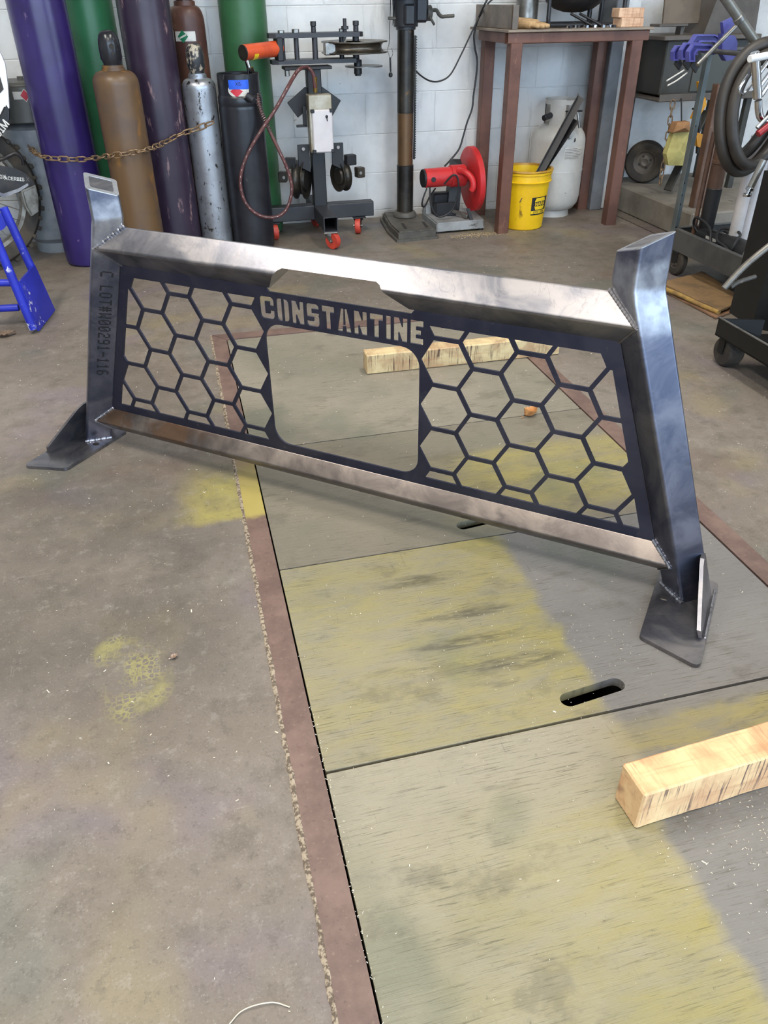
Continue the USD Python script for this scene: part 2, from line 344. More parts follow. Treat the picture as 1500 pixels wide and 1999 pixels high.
# the boards
def board(y0, y1, slots, lab, tilt=0):
    po = rrect(IX1-IX0-.008, y1-y0-.004, .003, (IX0+IX1)/2, (y0+y1)/2)
    for (sx, sy) in slots:
        a = sg.LineString([(sx-.052, sy-.006), (sx+.052, sy+.006)]).buffer(.0165, 8); po = po.difference(a)
    t = thing('floor_board', lab, 'floor board', ((IX0+IX1)/2, (y0+y1)/2, -.02))
    t.add('board', prism(po, -.02, 0), PLY, smooth=False)
board(2.000, IY1, [], 'pale grey plywood floor board carrying the far timber, farthest of the four')
board(1.418, 2.000, [(.62, 1.485)], 'dull brown plywood floor board under the bottom rail, its hand slot half hidden')
board(.842, 1.418, [(.624, .893)], 'yellow-sprayed plywood floor board with a grey masked edge and an open hand slot')
board(-.40, .840, [], 'nearest plywood floor board, under the timber at the right')
# back wall: painted blocks
BW, BH = .403, .2035
wall = struct('wall_back', cat(box((1, WY+.0945, 2.1), (12.2, .19, 4.2))), WHITE, smooth=False)
zs = [.0, .043]+[.043+BH*k for k in range(1, 8)]
for r in range(len(zs)-1):
    z0, z1 = zs[r], zs[r+1]; off = .665 if r % 2 else .862
    k0 = math.floor((-1.35-off)/BW)
    for k in range(k0, k0+10):
        xa = off+k*BW; xb = xa+BW
        if xa > 2.40: continue
        g1 = .0012
        wall.add('block', box(((xa+xb)/2, WY+.004, (z0+z1)/2), (BW-2*g1, .014+.002*((k*7+r*3) % 3)/3, z1-z0-2*g1), .003), BLOCK, local=True, smooth=False)
rest = box((1, WY+.006, 2.9), (12.2, .012, 2.4)); struct('trim_2', rest, WHITE, smooth=False)
struct('trim_3', cat(box((2.452, 4.56, 1.6), (.075, .20, 3.2), .004)), GREYTRIM, smooth=False)          # grey door post by the table
struct('trim_4', cat(box((2.535, 4.575, 1.6), (.09, .17, 3.2), .004)), WHITE, smooth=False)
struct('wall_left', box((-5.1, .5, 2.1), (.2, 11, 4.2)), WHITE, smooth=False)
struct('wall_right', cat(box((6.6, 2.8, 2.1), (.2, 6.4, 4.2)), box((6.6, -4.7, 2.1), (.2, .4, 4.2)), box((6.6, -2.45, 3.75), (.2, 4.1, .9))), WHITE, smooth=False)
CEIL = paint('ceiling_paint', lin((170, 168, 164)), rough=.8)
struct('ceiling', box((.8, .3, 4.2), (11.8, 11.2, .2)), CEIL, smooth=False)
# front wall with the shop's roll-up door standing open
struct('wall_front', cat(box((-4.05, -4.6, 2.1), (2.1, .2, 4.2)), box((5.6, -4.6, 2.1), (2.2, .2, 4.2)), box((.75, -4.6, 3.75), (7.5, .2, .9))), WHITE, smooth=False)
struct('door_1', cat(box((-2.98, -4.48, 1.65), (.1, .06, 3.3), .005), box((4.52, -4.48, 1.65), (.1, .06, 3.3), .005), box((.75, -4.48, 3.32), (7.6, .12, .14), .01)), GREYTRIM, smooth=False)
GROUND = paint('yard', lin((140, 138, 134)), lin((120, 118, 112)), .9)
struct('ground', box((1, -20, -.13), (60, 30, .2)), GROUND, smooth=False)
# raised concrete pad at the right
PAD = paint('pad_concrete', lin((112, 106, 96)), lin((132, 126, 116)), .8, scale=5, c3=lin((84, 78, 70)), lo3=.6, hi3=.72, scale3=14, bump=.3)
single('concrete_pad', box((4.05, 4.16, .07), (2.94, .98, .14), .008), PAD, 'raised grey concrete step along the wall at the right, behind the cart', 'step', smooth=False)
# ------------------------------------------------------------------ the rack
def mat_steel(name, c1, c2, rough, ground=None, heat=None, rust=0.):
    g = G(); p = g.obj(); n = g.noise(p, 9, 5, .6, .8); f = g.noise(p, 60, 5, .7); x, y, z = g.xyz(p)
    col = g.mix(g.ramp(n, .38, .66), c1, c2)
    if rust: col = g.mix(g.mul(g.ramp(g.noise(p, 5, 6, .7), .46, .6), g.ramp(x, -.30, -.52), rust), col, lin((112, 84, 62)))
    scale_edge = g.ramp(g.math('absolute', g.math('add', g.noise(p, 6, 4, .6, 1.5), -.5)), .006, .001)
    col = g.mix(g.mul(scale_edge, .22), col, lin((70, 68, 72)))
    col = g.mix(g.mul(g.ramp(f, .62, .72), .35), col, lin((120, 112, 108)))
    rg = g.add('map_range', 'result', value=n, from_min=.3, from_max=.7, to_min=rough-.06, to_max=rough+.08)
    if ground:
        lo, hi = ground; ww = g.math('multiply_add', g.noise(p, 22, 4), .05, -.025); zz = g.math('add', z, ww)
        m = g.mul(g.ramp(zz, lo-.02, lo+.01), g.ramp(zz, hi+.012, hi-.012)); m = g.mul(m, g.add('map_range', 'result', value=g.noise(p, 30, 3), from_min=.35, from_max=.62, to_min=1., to_max=.45, clamp=True))
        col = g.mix(m, col, lin((176, 178, 184)))
    return g.out(name, base_color=col, metallic=.92, roughness=rg, normal=g.bump(g.math('add', f, n), .08, .002))
STEEL = mat_steel('mill_steel', lin((110, 110, 116)), lin((142, 138, 138)), .36)
STEELPOST = mat_steel('mill_steel_post', lin((88, 92, 108)), lin((116, 116, 126)), .34, ground=(.585, .70))
STEELPANEL = mat_steel('mill_steel_panel', lin((64, 66, 84)), lin((76, 76, 90)), .42)
STEELLOW = mat_steel('mill_steel_lower', lin((108, 100, 96)), lin((132, 122, 114)), .36, rust=.8)
BRIGHT = paint('ground_steel', lin((220, 220, 222)), lin((190, 190, 194)), .3, metal=.95, scale=40)
WELD = paint('weld_metal', lin((190, 190, 196)), lin((110, 108, 112)), .3, metal=.95, scale=120)
INK = paint('black_ink', lin((14, 15, 20)), rough=.5)
th = math.radians(-40.327)
RL = V(.30813, 1.65900, 0)
R_ = thing('headache_rack', 'bare steel truck headache rack with honeycomb mesh and cut-out lettering, standing on the floor', 'truck rack', RL, th)
def rpart(n, m, mat, **k): return R_.add(n, m, mat, local=True, **k)
# local frame: x along the rack, y away from the camera (b = -y), z up
SL = .332
def aF(z): return .6367+SL*(.654-z)
HD = .0525
def diamond(hx, hy, rc=.008):
    sq = sg.Polygon([(0, -hy), (hx, 0), (0, hy), (-hx, 0)]); q = sq.buffer(-rc, join_style=2).buffer(rc, 3)
    return np.array(q.exterior.coords)[:-1]
def loft(rings):
    n = len(rings[0]); v = np.vstack(rings); f = []
    for i in range(len(rings)-1):
        for k in range(n):
            l = (k+1) % n; f += [(i*n+k, i*n+l, (i+1)*n+l), (i*n+k, (i+1)*n+l, (i+1)*n+k)]
    for k in range(1, n-1): f += [(0, k+1, k), ((len(rings)-1)*n, (len(rings)-1)*n+k, (len(rings)-1)*n+k+1)]
    m = trimesh.Trimesh(v, f, process=False)
    if m.volume < 0: m.invert()
    return m
def post(sgn):
    d1 = diamond(.0535, HD); d2 = diamond(.0505, HD); rings = []
    for z in (.009, .2, .4, .56, .635): rings.append(np.c_[aF(z)+d1[:, 0], d1[:, 1], np.full(len(d1), z)])
    for z, w in ((.645, .5), (.655, .5), (.664, .5)):
        c = .6367+(.0035 if z == .645 else 0.0008 if z == .655 else 0); dd = d1*w+d2*(1-w); rings.append(np.c_[c+dd[:, 0], dd[:, 1], np.full(len(dd), z)])
    zc = .7305+d2[:, 0]*.46; rings.append(np.c_[.6365+d2[:, 0], d2[:, 1], zc])
    m = loft(rings)
    if sgn < 0: m.vertices[:, 0] *= -1; m.invert()
    return m
def mir(m):
    m = m.copy(); m.vertices = m.vertices*V(-1, 1, 1); m.invert(); return m
for sgn in (-1, 1):
    pp = rpart('post', post(sgn), STEELPOST, label='leaning square post with upright ground-off horn')
    d2 = diamond(.0505, HD); d3 = d2*.70
    rim = prism(sg.Polygon(d2).difference(sg.Polygon(d3)), 0, .002); cap = prism(sg.Polygon(d3), 0, .0011)
    def tilt(m):
        m = m.copy(); m.vertices[:, 2] += .7307+m.vertices[:, 0]*.46; m.vertices[:, 0] += .6365
        return m if sgn > 0 else mir(m)
    pp.add('cap_plate', tilt(cap), STEEL, local=True, smooth=False, label='dull end cap of the horn')
    pp.add('ground_rim', tilt(rim), BRIGHT, local=True, smooth=False, label='bright ground weld rim round the cap')
def pend(b, z): return aF(z)-(HD-abs(b))*.0535/HD+.001
def rail(zc, hd, rc):
    d = diamond(hd, hd, rc); L, Rr = [], []
    for (y, z) in d: e = pend(y, zc+z); L.append((-e, y, zc+z)); Rr.append((e, y, zc+z))
    return loft([np.array(L), np.array(Rr)])
top = to_man(rail(.59, .0503, .007))
cut = prism(sg.Polygon([(-.21, .48), (-.187, .533), (-.126, .5995), (-.116, .604), (.116, .604), (.126, .5995), (.187, .533), (.21, .48)]), -.2, .2)
cut = xf(cut, R=Rx(PI/2))
top = from_man(top-to_man(cut))
rpart('top_rail', top, STEEL, smooth=30, label='top rail with a trapezoid notch cut over the lettering')
rpart('bottom_rail', rail(.0795, .0365, .006), STEELLOW, label='bottom rail with light rust at the left')
# the laser-cut panel
ZB, ZT = .112, .546
def side(z): return pend(0, z)+.002
outer = sg.Polygon([(-side(ZB), ZB), (side(ZB), ZB), (side(ZT), ZT), (.191, ZT), (.187, .541), (.181, .5335), (-.181, .5335), (-.187, .541), (-.191, ZT), (-side(ZT), ZT)])
clipR = sg.Polygon([(.222, .1345), (.7295, .1345), (.6075, .5140), (.222, .5140)])
hs = .1090/math.sqrt(3); holes = []
bw = .0092
for k in range(0, 6):
    cx = .2635+.0945*k
    for j in range(-2, 8):
        cz = (.3245 if k % 2 == 0 else .2700)+.109*j
        hexa = sg.Polygon([(cx+hs*math.cos(t), cz+hs*math.sin(t)) for t in np.arange(6)*PI/3]).buffer(-bw/2, join_style=2)
        full = hexa.bounds[0] > .195 and k == 0 and hexa.bounds[1] > .13 and hexa.bounds[3] < .515
        h_ = hexa if full else hexa.intersection(clipR)
        if h_.area > 4e-4: holes.append(h_)
win = sg.Polygon([(-.203, .1345), (.203, .1345), (.203, .4570), (-.203, .4570)]).buffer(-.045).buffer(.045, 10)
# heavy condensed stencil capitals, drawn on a unit cell, x 0..w, z 0..1
def bxs(*rs): return unary_union([sg.box(*r) for r in rs])
def P(*p): return sg.Polygon(p)
def rnd(s, r=.16): return s.buffer(-r).buffer(r, 4)
LET = {
 'C': (.88, lambda: rnd(sg.box(0, 0, .88, 1), .2).difference(bxs((.34, .25, .60, .78), (.55, .40, .9, .60)))),
 'O': (.76, lambda: rnd(sg.box(0, 0, .76, 1), .2).difference(bxs((.335, -.1, .425, 1.1)))),
 'N': (.74, lambda: unary_union([sg.box(0, 0, .27, 1), sg.box(.47, 0, .74, 1), P((0, 1), (.30, 1), (.74, 0), (.44, 0))])),
 'S': (.76, lambda: unary_union([rnd(sg.box(0, .42, .76, 1), .18).difference(bxs((.34, .60, .8, .78))), rnd(sg.box(0, 0, .76, .58), .18).difference(bxs((-.1, .24, .42, .42))), P((0, .62), (.3, .42), (.76, .38), (.46, .58))])),
 'T': (.74, lambda: bxs((0, .74, .74, 1), (.23, 0, .51, 1))),
 'A': (.80, lambda: P((0, 0), (.22, 1), (.58, 1), (.80, 0)).difference(unary_union([P((.36, .30), (.40, 1.1), (.44, .30)), P((.30, -.1), (.34, .24), (.46, .24), (.50, -.1))]))),
 'I': (.28, lambda: sg.box(0, 0, .28, 1)),
 'E': (.70, lambda: bxs((0, 0, .32, 1), (0, .74, .70, 1), (0, .40, .58, .60), (0, 0, .70, .26)))}
word = 'CONSTANTINE'; gap = .135
tot = sum(LET[c][0] for c in word)+gap*(len(word)-1); LX = .421/tot; LZ = .0535; xcur = -.2105; lets = []
for c in word:
    w_, fn = LET[c]; lets.append(sa.translate(sa.scale(fn(), LX, LZ, origin=(0, 0)), xcur, .4675)); xcur += (w_+gap)*LX
panel = outer.difference(unary_union(holes+[sa.scale(h_, -1, 1, origin=(0, 0)) for h_ in holes])).difference(win).difference(unary_union(lets))
rpart('mesh_panel', xf(prism(panel, -.0025, .0025), R=Rx(PI/2)), STEELPANEL, smooth=False, label='laser-cut honeycomb panel with a window and the word CONSTANTINE')
# base plates and gussets
def plate_poly():
    q = sg.Polygon([(.787, .056), (.787, -.196), (.910, -.236), (.914, .052)]); q = q.buffer(-.012).buffer(.012, 4)
    return q.difference(sa.scale(sg.Point(.812, -.052).buffer(.0085), 1.25, 1))
for sgn in (-1, 1):
    f = (lambda m: m) if sgn > 0 else mir
    rpart('base_plate', f(prism(plate_poly(), .0002, .0095)), STEEL, smooth=False, label='flat foot plate with a slanting front edge')
    gp = sg.Polygon([(0, 0), (.150, 0), (.155, .022), (.040, .098), (.022, .104), (0, .104)])
    m = prism(gp, -.004, .004)                       # x = b, y = height along the lean
    v = m.vertices.copy(); bb, hh, tt = v[:, 0], v[:, 1], v[:, 2]
    z = .0095+hh; m.vertices = np.c_[aF(z)+.0515+tt-.002, -bb, z]
    m.fix_normals(); rpart('gusset', f(m), STEEL, smooth=False, label='triangular gusset behind the foot')
# weld beads
def bead(pts, r=.0042, seed=0):
    p = smooth_path(pts, 2) if len(pts) > 2 else np.array(pts, float); L = np.linalg.norm(np.diff(p, axis=0), axis=1).sum(); n = max(6, int(L/.0022))
    s = np.linspace(0, 1, n); q = np.stack([np.interp(s, np.linspace(0, 1, len(p)), p[:, k]) for k in range(3)], 1)
    rr = r*(.85+.28*np.abs(np.sin(np.arange(n)*.9+seed))); return tube(q, rr, 6, 0)
for sgn in (-1, 1):
    f = (lambda m: m) if sgn > 0 else mir
    for zc, hd in ((.59, .0503), (.0795, .0365)):
        cor = [(0, zc+hd), (-hd, zc), (0, zc-hd)]
        a = [V(pend(b, z)-.002, b, z) for b, z in cor]
        rpart('weld_bead', f(bead([a[0]+V(0, -.002, .001), a[1]+V(0, -.0005, 0)])), WELD if sgn < 0 or zc < .3 else STEEL)
        rpart('weld_bead', f(bead([a[1], a[2]], .003)), STEEL)
    z = .0105; rpart('weld_bead', f(bead([(aF(z)-.054, -.001, z), (aF(z), -HD-.002, z)], .0045)), WELD)
    rpart('weld_bead', f(bead([(.908, -.150, .011), (.908, .02, .011)], .003)), WELD)
# stencilled lot number down the inner face of the left post, dot-matrix printed
F57 = {'L': '10000 10000 10000 10000 10000 10000 11111', 'O': '01110 10001 10001 10001 10001 10001 01110', 'T': '11111 00100 00100 00100 00100 00100 00100', '#': '01010 01010 11111 01010 11111 01010 01010',
 'W': '10001 10001 10001 10101 10101 11011 10001', '0': '01110 10001 10011 10101 11001 10001 01110', '2': '01110 10001 00001 00110 01000 10000 11111', '9': '01110 10001 10001 01111 00001 00001 01110',
 '1': '00100 01100 00100 00100 00100 00100 01110', '-': '00000 00000 00000 11111 00000 00000 00000', '6': '01110 10000 10000 11110 10001 10001 01110', 'C': '01111 10000 10000 10000 10000 10000 01111', ' ': '00000 '*7}
dots = []
# face from ridge F(b=HD) to inner corner I (b=0) on the left post
def facept(z, t):  # t 0 ridge .. 1 inner corner, mirrored to the left
    return V(-(aF(z)-.0535*t), -HD*(1-t), z)
fn_ = unit(np.cross(facept(.2, 1)-facept(.2, 0), facept(.3, 0)-facept(.2, 0)));
if fn_[1] > 0: fn_ = -fn_
down = unit(facept(.2, .5)-facept(.5, .5)); across = unit(facept(.3, 1)-facept(.3, 0)); across = unit(across-down*(across@down))
LH, LW = .034, .0200; org = facept(.532, .30)
for i, ch in enumerate('C LOT#W00291-116'):
    if ch == ' ': continue
    dots = []
    for r, row in enumerate(F57[ch].split()):
        for c_, b in enumerate(row):
            if b == '1':
                q = org+down*(i*LW+ (c_+.5)*LW*.72/5)+across*(LH*(.92-(r+.5)*.92/7))*1.0
                dots.append(xf(box((0, 0, 0), (LW*.72/5*1.08, LH*.92/7*1.04, .0006)), q+fn_*.0006, np.stack([down, across, np.cross(down, across)], 1)))
    rpart('printed_character', cat(*dots), INK, smooth=False, label='black printed character of the lot number LOT#W00291-116')

# ------------------------------------------------------------------ timbers on the boards
def mat_wood(name, a, b, dark, sawn=1.):
    g = G(); p = g.obj(); x, y, z = g.xyz(p); n = g.noise(p, 14, 5, .6, .6)
    rings = g.noise(g.map(p, (3, 40, 40)), 2.0, 4, .6, .8); saw = g.noise(g.map(p, (150, 6, 6), rot=(0, 0, .22)), 1.4, 3, .6)
    col = g.mix(g.ramp(n, .36, .66), a, b); col = g.mix(g.mul(g.ramp(rings, .5, .68), .35), col, lin((176, 122, 84)))
    blot = g.ramp(g.noise(p, 9, 4, .6), .42, .60); dk = g.mul(g.ramp(saw, .49, .60), blot)
    nz = g.add('geometry', 'normal'); nx_, ny_, nz_ = g.xyz(nz); sideface = g.ramp(g.math('absolute', nz_), .8, .2)
    col = g.mix(g.mul(dk, g.math('multiply_add', sideface, .75, .2), sawn), col, dark)
    col = g.mix(g.mul(g.ramp(g.noise(g.map(p, (220, 10, 10)), 1, 2), .64, .74), .35), col, dark)
    return g.out(name, base_color=col, roughness=.75, specular_ior_level=.3, normal=g.bump(g.math('add', saw, n), .25, .003))
WOODN = mat_wood('sawn_timber', lin((222, 188, 140)), lin((202, 158, 116)), lin((104, 82, 72)))
WOODF = mat_wood('old_timber', lin((206, 186, 142)), lin((174, 146, 110)), lin((92, 72, 60)), 1.1)
def timber(name, p, q, w, h, mat, lab):
    p, q = np.array(p, float), np.array(q, float); d = unit(q-p); a = math.atan2(d[1], d[0]); L = np.linalg.norm(q-p)
    m = box((L/2, w/2, h/2), (L, w, h), .003).subdivide_to_size(.03)
    v = m.vertices; m.vertices = v+(meshkit.fbm(v*30, 3, 2)[:, None]-.5)*.0022
    m.apply_translation((0, 0, -m.bounds[0][2]))
    t = thing(name, lab, 'timber', (p[0], p[1], .0005), a); t.add('beam', m, mat, local=True, smooth=25)
pf = fl(1240, 1620); timber('timber', (pf[0], pf[1]), (pf[0]+1.25, pf[1]+.075), .062, .086, WOODN, 'rough-sawn light timber lying on the nearest board at the right edge')
pb = fl(717, 732); timber('timber', (pb[0], pb[1]), (pb[0]+.72, pb[1]-.012), .060, .070, WOODF, 'weathered brown timber lying on the far board, seen through the rack')
# ------------------------------------------------------------------ gas cylinders along the wall
def cyl_mat(name, c, c2, c3=None, rough=.38, **k): return paint(name, lin(c), lin(c2), rough, c3=None if c3 is None else lin(c3), **k)
PURPLE = cyl_mat('purple_enamel', (48, 35, 92), (38, 27, 76), (112, 92, 128), .27, scale=5, lo3=.66, hi3=.74, scale3=26, stretch3=(1, 1, .35))
DPURPLE = cyl_mat('dark_purple_enamel', (50, 38, 54), (40, 29, 48), (138, 112, 112), .36, scale=5, lo3=.58, hi3=.68, scale3=24, stretch3=(1, 1, .25))
GREEN = cyl_mat('green_enamel', (54, 116, 78), (44, 100, 66), (120, 140, 110), .42, scale=4, lo3=.68, hi3=.76, scale3=30)
DGREEN = cyl_mat('dark_green_enamel', (52, 98, 62), (42, 84, 52), (110, 124, 96), .42, scale=4, lo3=.68, hi3=.78, scale3=30)
BROWN = cyl_mat('brown_enamel', (98, 74, 48), (84, 66, 52), (128, 90, 44), .42, scale=6, lo3=.58, hi3=.7, scale3=14, stretch3=(1, 1, .4))
MAROON = cyl_mat('maroon_enamel', (98, 66, 54), (76, 48, 42), (132, 96, 76), .42, scale=6, lo3=.6, hi3=.72, scale3=16)
SILVER = paint('bare_aluminium', lin((176, 180, 186)), lin((146, 148, 152)), .36, metal=.75, scale=5, c3=lin((58, 52, 46)), lo3=.57, hi3=.64, scale3=34, stretch3=(1, 1, .6))
BLACKCYL = cyl_mat('black_enamel', (26, 27, 32), (36, 36, 42), (92, 90, 88), .34, scale=5, lo3=.66, hi3=.74, scale3=40, stretch3=(1, 1, .3))
CAPBLK = cyl_mat('cap_black', (24, 25, 30), (34, 34, 38), (120, 118, 112), .26, scale=6, lo3=.68, hi3=.76, scale3=60)
CAPWORN = cyl_mat('cap_worn', (30, 32, 38), (40, 42, 46), (168, 158, 140), .34, scale=7, lo3=.52, hi3=.6, scale3=44, stretch3=(1, 1, .5))
BRASS = paint('brass', lin((176, 146, 80)), lin((140, 112, 60)), .35, metal=.9)
LABELW = paint('label_white', lin((216, 212, 204)), lin((190, 186, 178)), .5, scale=20)
REDP = paint('label_red', lin((190, 44, 58)), rough=.5); GREENP = paint('label_green', lin((20, 110, 74)), rough=.5); BLUETAPE = paint('blue_tape', lin((36, 92, 214)), lin((30, 80, 196)), .5, scale=20)
YELLOWL = paint('label_yellow', lin((232, 196, 40)), rough=.5)
def shoulder(r, zs, zn, rn, zt):
    """profile of a cylinder body: foot, wall, domed shoulder to a neck"""
    pr = [(0, 0), (r*.86, 0), (r*.97, .010), (r, .03)]+[(r, z) for z in np.linspace(.1, zs, 4)]
    for t in np.linspace(.15, 1, 8): pr.append((rn+(r-rn)*math.cos(t*PI/2)**.8, zs+(zn-zs)*math.sin(t*PI/2)))
    return pr+[(rn, zt), (0, zt)]
def capmesh(r, z0, z1):
    h = z1-z0; b = .82*r
    return lathe([(0, z0), (r*.86, z0), (r*.9, z0+.06*h), (b, z0+.1*h), (b, z0+.2*h), (r, z0+.32*h), (r, z0+.62*h), (r*.96, z0+.75*h), (r*.82, z0+.88*h), (r*.55, z0+.96*h), (0, z1)], 28)
def cylinder(lab, x, y, r, ztop, body, cap=None, capz=None, capr=.05, group=None, shoulder_h=.10, neck=.045, slots=False):
    t = thing('gas_cylinder', lab, 'gas cylinder', (x, y, 0), 0)
    zn = ztop+shoulder_h
    t.add('body', lathe(shoulder(r, ztop, zn, neck, zn+.02), 44), body, local=True)
    if cap is not None:
        cz0, cz1 = capz or (zn+.005, zn+.16)
        t.add('collar', lathe([(0, cz0-.012), (neck*1.12, cz0-.012), (neck*1.12, cz0+.012), (0, cz0+.012)], 24), body, local=True)
        c = t.add('valve_cap', capmesh(capr, cz0, cz1), cap, local=True)
        if slots:
            zc = (cz0+cz1)/2+.005; a = -.35
            for dz, s_ in ((.012, .011), (-.014, .006)):
                c.add('vent_hole', xf(lathe([(0, 0), (s_, 0), (s_, .003), (0, .003)], 14), V(capr*.985*math.sin(.25), -capr*.985*math.cos(.25), zc+dz), frame(V(math.sin(.25), -math.cos(.25), 0))), BLACKPIT, local=True)
    return t
cylinder('tall glossy purple gas cylinder, leftmost of the row, top out of view', -.473, 4.179, .121, 1.32, PURPLE, CAPBLK)
cylinder('tall bright green gas cylinder between the purple and the short brown one', -.285, 4.50, .112, 1.32, GREEN, CAPBLK)
cylinder('short rusty brown gas cylinder with a domed black cap, in front of the green one', -.197, 4.005, .098, .79, BROWN, CAPBLK, (.838, .993), .0455, shoulder_h=.052, neck=.044, slots=True)
cylinder('tall scuffed dark purple gas cylinder behind the short brown one', -.033, 4.245, .116, 1.32, DPURPLE, CAPBLK)
tb = cylinder('maroon gas cylinder with black cap against the wall, half hidden behind the silver one', .158, 4.535, .085, .995, MAROON, CAPBLK, (1.075, 1.22), .047, shoulder_h=.075, neck=.045)
ts = cylinder('short bare silver gas cylinder with a worn black cap', .165, 4.247, .079, .745, SILVER, CAPWORN, (.788, .928), .041, shoulder_h=.04, neck=.038)
cylinder('tall dark green gas cylinder by the wall behind the black one', .432, 4.53, .116, 1.32, DGREEN, CAPBLK)
tk = thing('gas_cylinder', 'black gas cylinder with flat top and blue tape over its label, end of row', 'gas cylinder', (.352, 4.22, 0))
kz = .80
tk.add('body', lathe([(0, 0), (.09, 0), (.103, .01), (.106, .03), (.106, .30), (.1068, .333), (.106, .34), (.106, .655), (.1035, .665), (.1035, .672), (.106, .68), (.106, .70), (.102, .712), (.097, .716), (0, .716)], 48), BLACKCYL, local=True)
tk.add('guard_collar', lathe([(.094, .70), (.099, .70), (.099, kz), (.096, kz+.004), (.090, kz), (.090, .70)], 44), BLACKCYL, local=True, label='black ring collar round the valve')
tk.add('valve', cat(rod((0, 0, .70), (0, 0, .78), .018), rod((0, -.02, .75), (0, .04, .75), .012)), BRASS, local=True)
def on(t, m, r, ang, z, mat, name, rot=0., **k):
    q = wrap(xf(m, (0, 0, 0), Rz(rot) if rot else None), r); q = xf(q, (0, 0, z), Rz(ang)); return t.add(name, q, mat, local=True, smooth=False, **k)
lb = on(tk, prism(sa.scale(sg.Point(0, 0).buffer(.05, 12), 1.0, .62), .0, .0008), .0992, -.12, .738, LABELW, 'label', label='white oval label')
on(lb, prism(P((-.03, 0), (0, -.026), (.03, 0), (0, .016)), .0008, .0014), .0992, -.22, .735, REDP, 'hazard_diamond')
tp = on(tk, prism(sg.box(-.046, -.019, .048, .019), .0014, .0022), .0992, -.10, .762, BLUETAPE, 'tape', label='strip of blue masking tape')
on(tp, text('XS', .014, .0004), .1016, -.12, .765, INK, 'handwriting')
hz = prism(sg.box(-.052, -.02, .05, .021), .0, .0008)
lab = on(tb, hz, .0852, -.22, .945, LABELW, 'label', label='white wrap label with a green diamond')
on(lab, prism(P((-.026, 0), (0, -.027), (.026, 0), (0, .027)), .0008, .0014), .0852, -.36, .945, GREENP, 'hazard_diamond')
on(lab, prism(sg.box(-.018, -.0035, .018, .0035), .0014, .0018), .0852, -.36, .945, LABELW, 'print_band', rot=.4)
on(tb, prism(sg.box(-.009, -.008, .009, .008), 0, .0006), .0815, .42, 1.012, REDP, 'sticker')
# grey tank and box at far left
GREYT = paint('grey_tank_paint', lin((96, 95, 90)), lin((84, 83, 79)), .45, scale=7, c3=lin((130, 122, 108)), lo3=.66, hi3=.76, scale3=24)
PALET = paint('pale_tank_paint', lin((136, 140, 144)), lin((112, 116, 122)), .45, scale=6, c3=lin((84, 80, 76)), lo3=.64, hi3=.74, scale3=22)
t = thing('gas_tank', 'pale grey squat tank with a foot ring, standing behind the dirt bike', 'gas tank', (-.65, 4.502, 0))
t.add('body', lathe([(0, .05), (.12, .05), (.15, .075), (.156, .12), (.156, .33), (.1575, .34), (.156, .35), (.156, .52), (.14, .58), (.09, .605), (0, .61)], 40), PALET, local=True)
t.add('foot_ring', lathe([(.112, 0), (.118, 0), (.118, .06), (.112, .06), (.112, 0)], 36), PALET, local=True)
t = thing('steel_drum', 'dark grey steel canister with a flammable label, on top of the pale tank', 'canister', (-.65, 4.502, .611))
t.add('body', lathe([(0, 0), (.146, 0), (.150, .004), (.150, .150), (.152, .156), (.150, .162), (.14, .17), (0, .172)], 40), GREYT, local=True)
t.add('bung', lathe([(0, .17), (.02, .17), (.02, .186), (0, .186)], 16), GREYT, local=True)
l_ = on(t, prism(sg.box(-.042, -.016, .042, .016), 0, .0008), .1504, .06, .118, LABELW, 'label', label='white strip label')
on(l_, prism(P((-.024, 0), (0, -.028), (.024, 0), (0, .028)), .0008, .0012), .1504, .13, .118, LABELW, 'diamond_edge')
on(l_, prism(P((-.020, 0), (0, -.024), (.020, 0), (0, .024)), .0014, .0018), .1504, .13, .118, REDP, 'hazard_diamond')
# the chain across the cylinders
CHAINM = paint('rusty_chain', lin((150, 124, 94)), lin((104, 82, 62)), .5, metal=.4, scale=60)
def link(L=.046, W=.022, r=.0034):
    s = (L-W)/2; pts = []
    for a in np.linspace(-PI/2, PI/2, 8): pts.append((s+W/2*math.cos(a), W/2*math.sin(a), 0))
    for a in np.linspace(PI/2, 3*PI/2, 8): pts.append((-s+W/2*math.cos(a), W/2*math.sin(a), 0))
    return tube(pts, r, 6, 0, closed=True)
LINK = link()
def chain(t, pts, pitch=.038, roll0=0., mat=CHAINM, lk=LINK):
    p = smooth_path(pts, 12); d = np.r_[0, np.cumsum(np.linalg.norm(np.diff(p, axis=0), axis=1))]; n = int(d[-1]/pitch)
    for i in range(n):
        f = lambda s: np.array([np.interp(s, d, p[:, k]) for k in range(3)])
        a, b = f(i*pitch), f((i+1)*pitch); R = frame(b-a)[:, [2, 0, 1]]
        t.add('link', xf(lk, (a+b)/2, R@Rx(roll0+(PI/2 if i % 2 else 0)+.25*math.sin(i*2.3))), mat)
cp = [aty(44, 272, 4.46), aty(58, 288, 4.34), aty(80, 305, 4.10), aty(112, 310, 4.035), aty(160, 311, 4.042), aty(196, 307, 3.99), aty(232, 302, 3.893), aty(280, 294, 3.915), aty(318, 280, 4.08), aty(350, 263, 4.13), aty(385, 251, 4.152), aty(413, 240, 4.14), aty(424, 235, 4.122)]
T = thing('chain', 'rusty link chain slung across the row of gas cylinders', 'chain', cp[0]); chain(T, cp, roll0=.35)
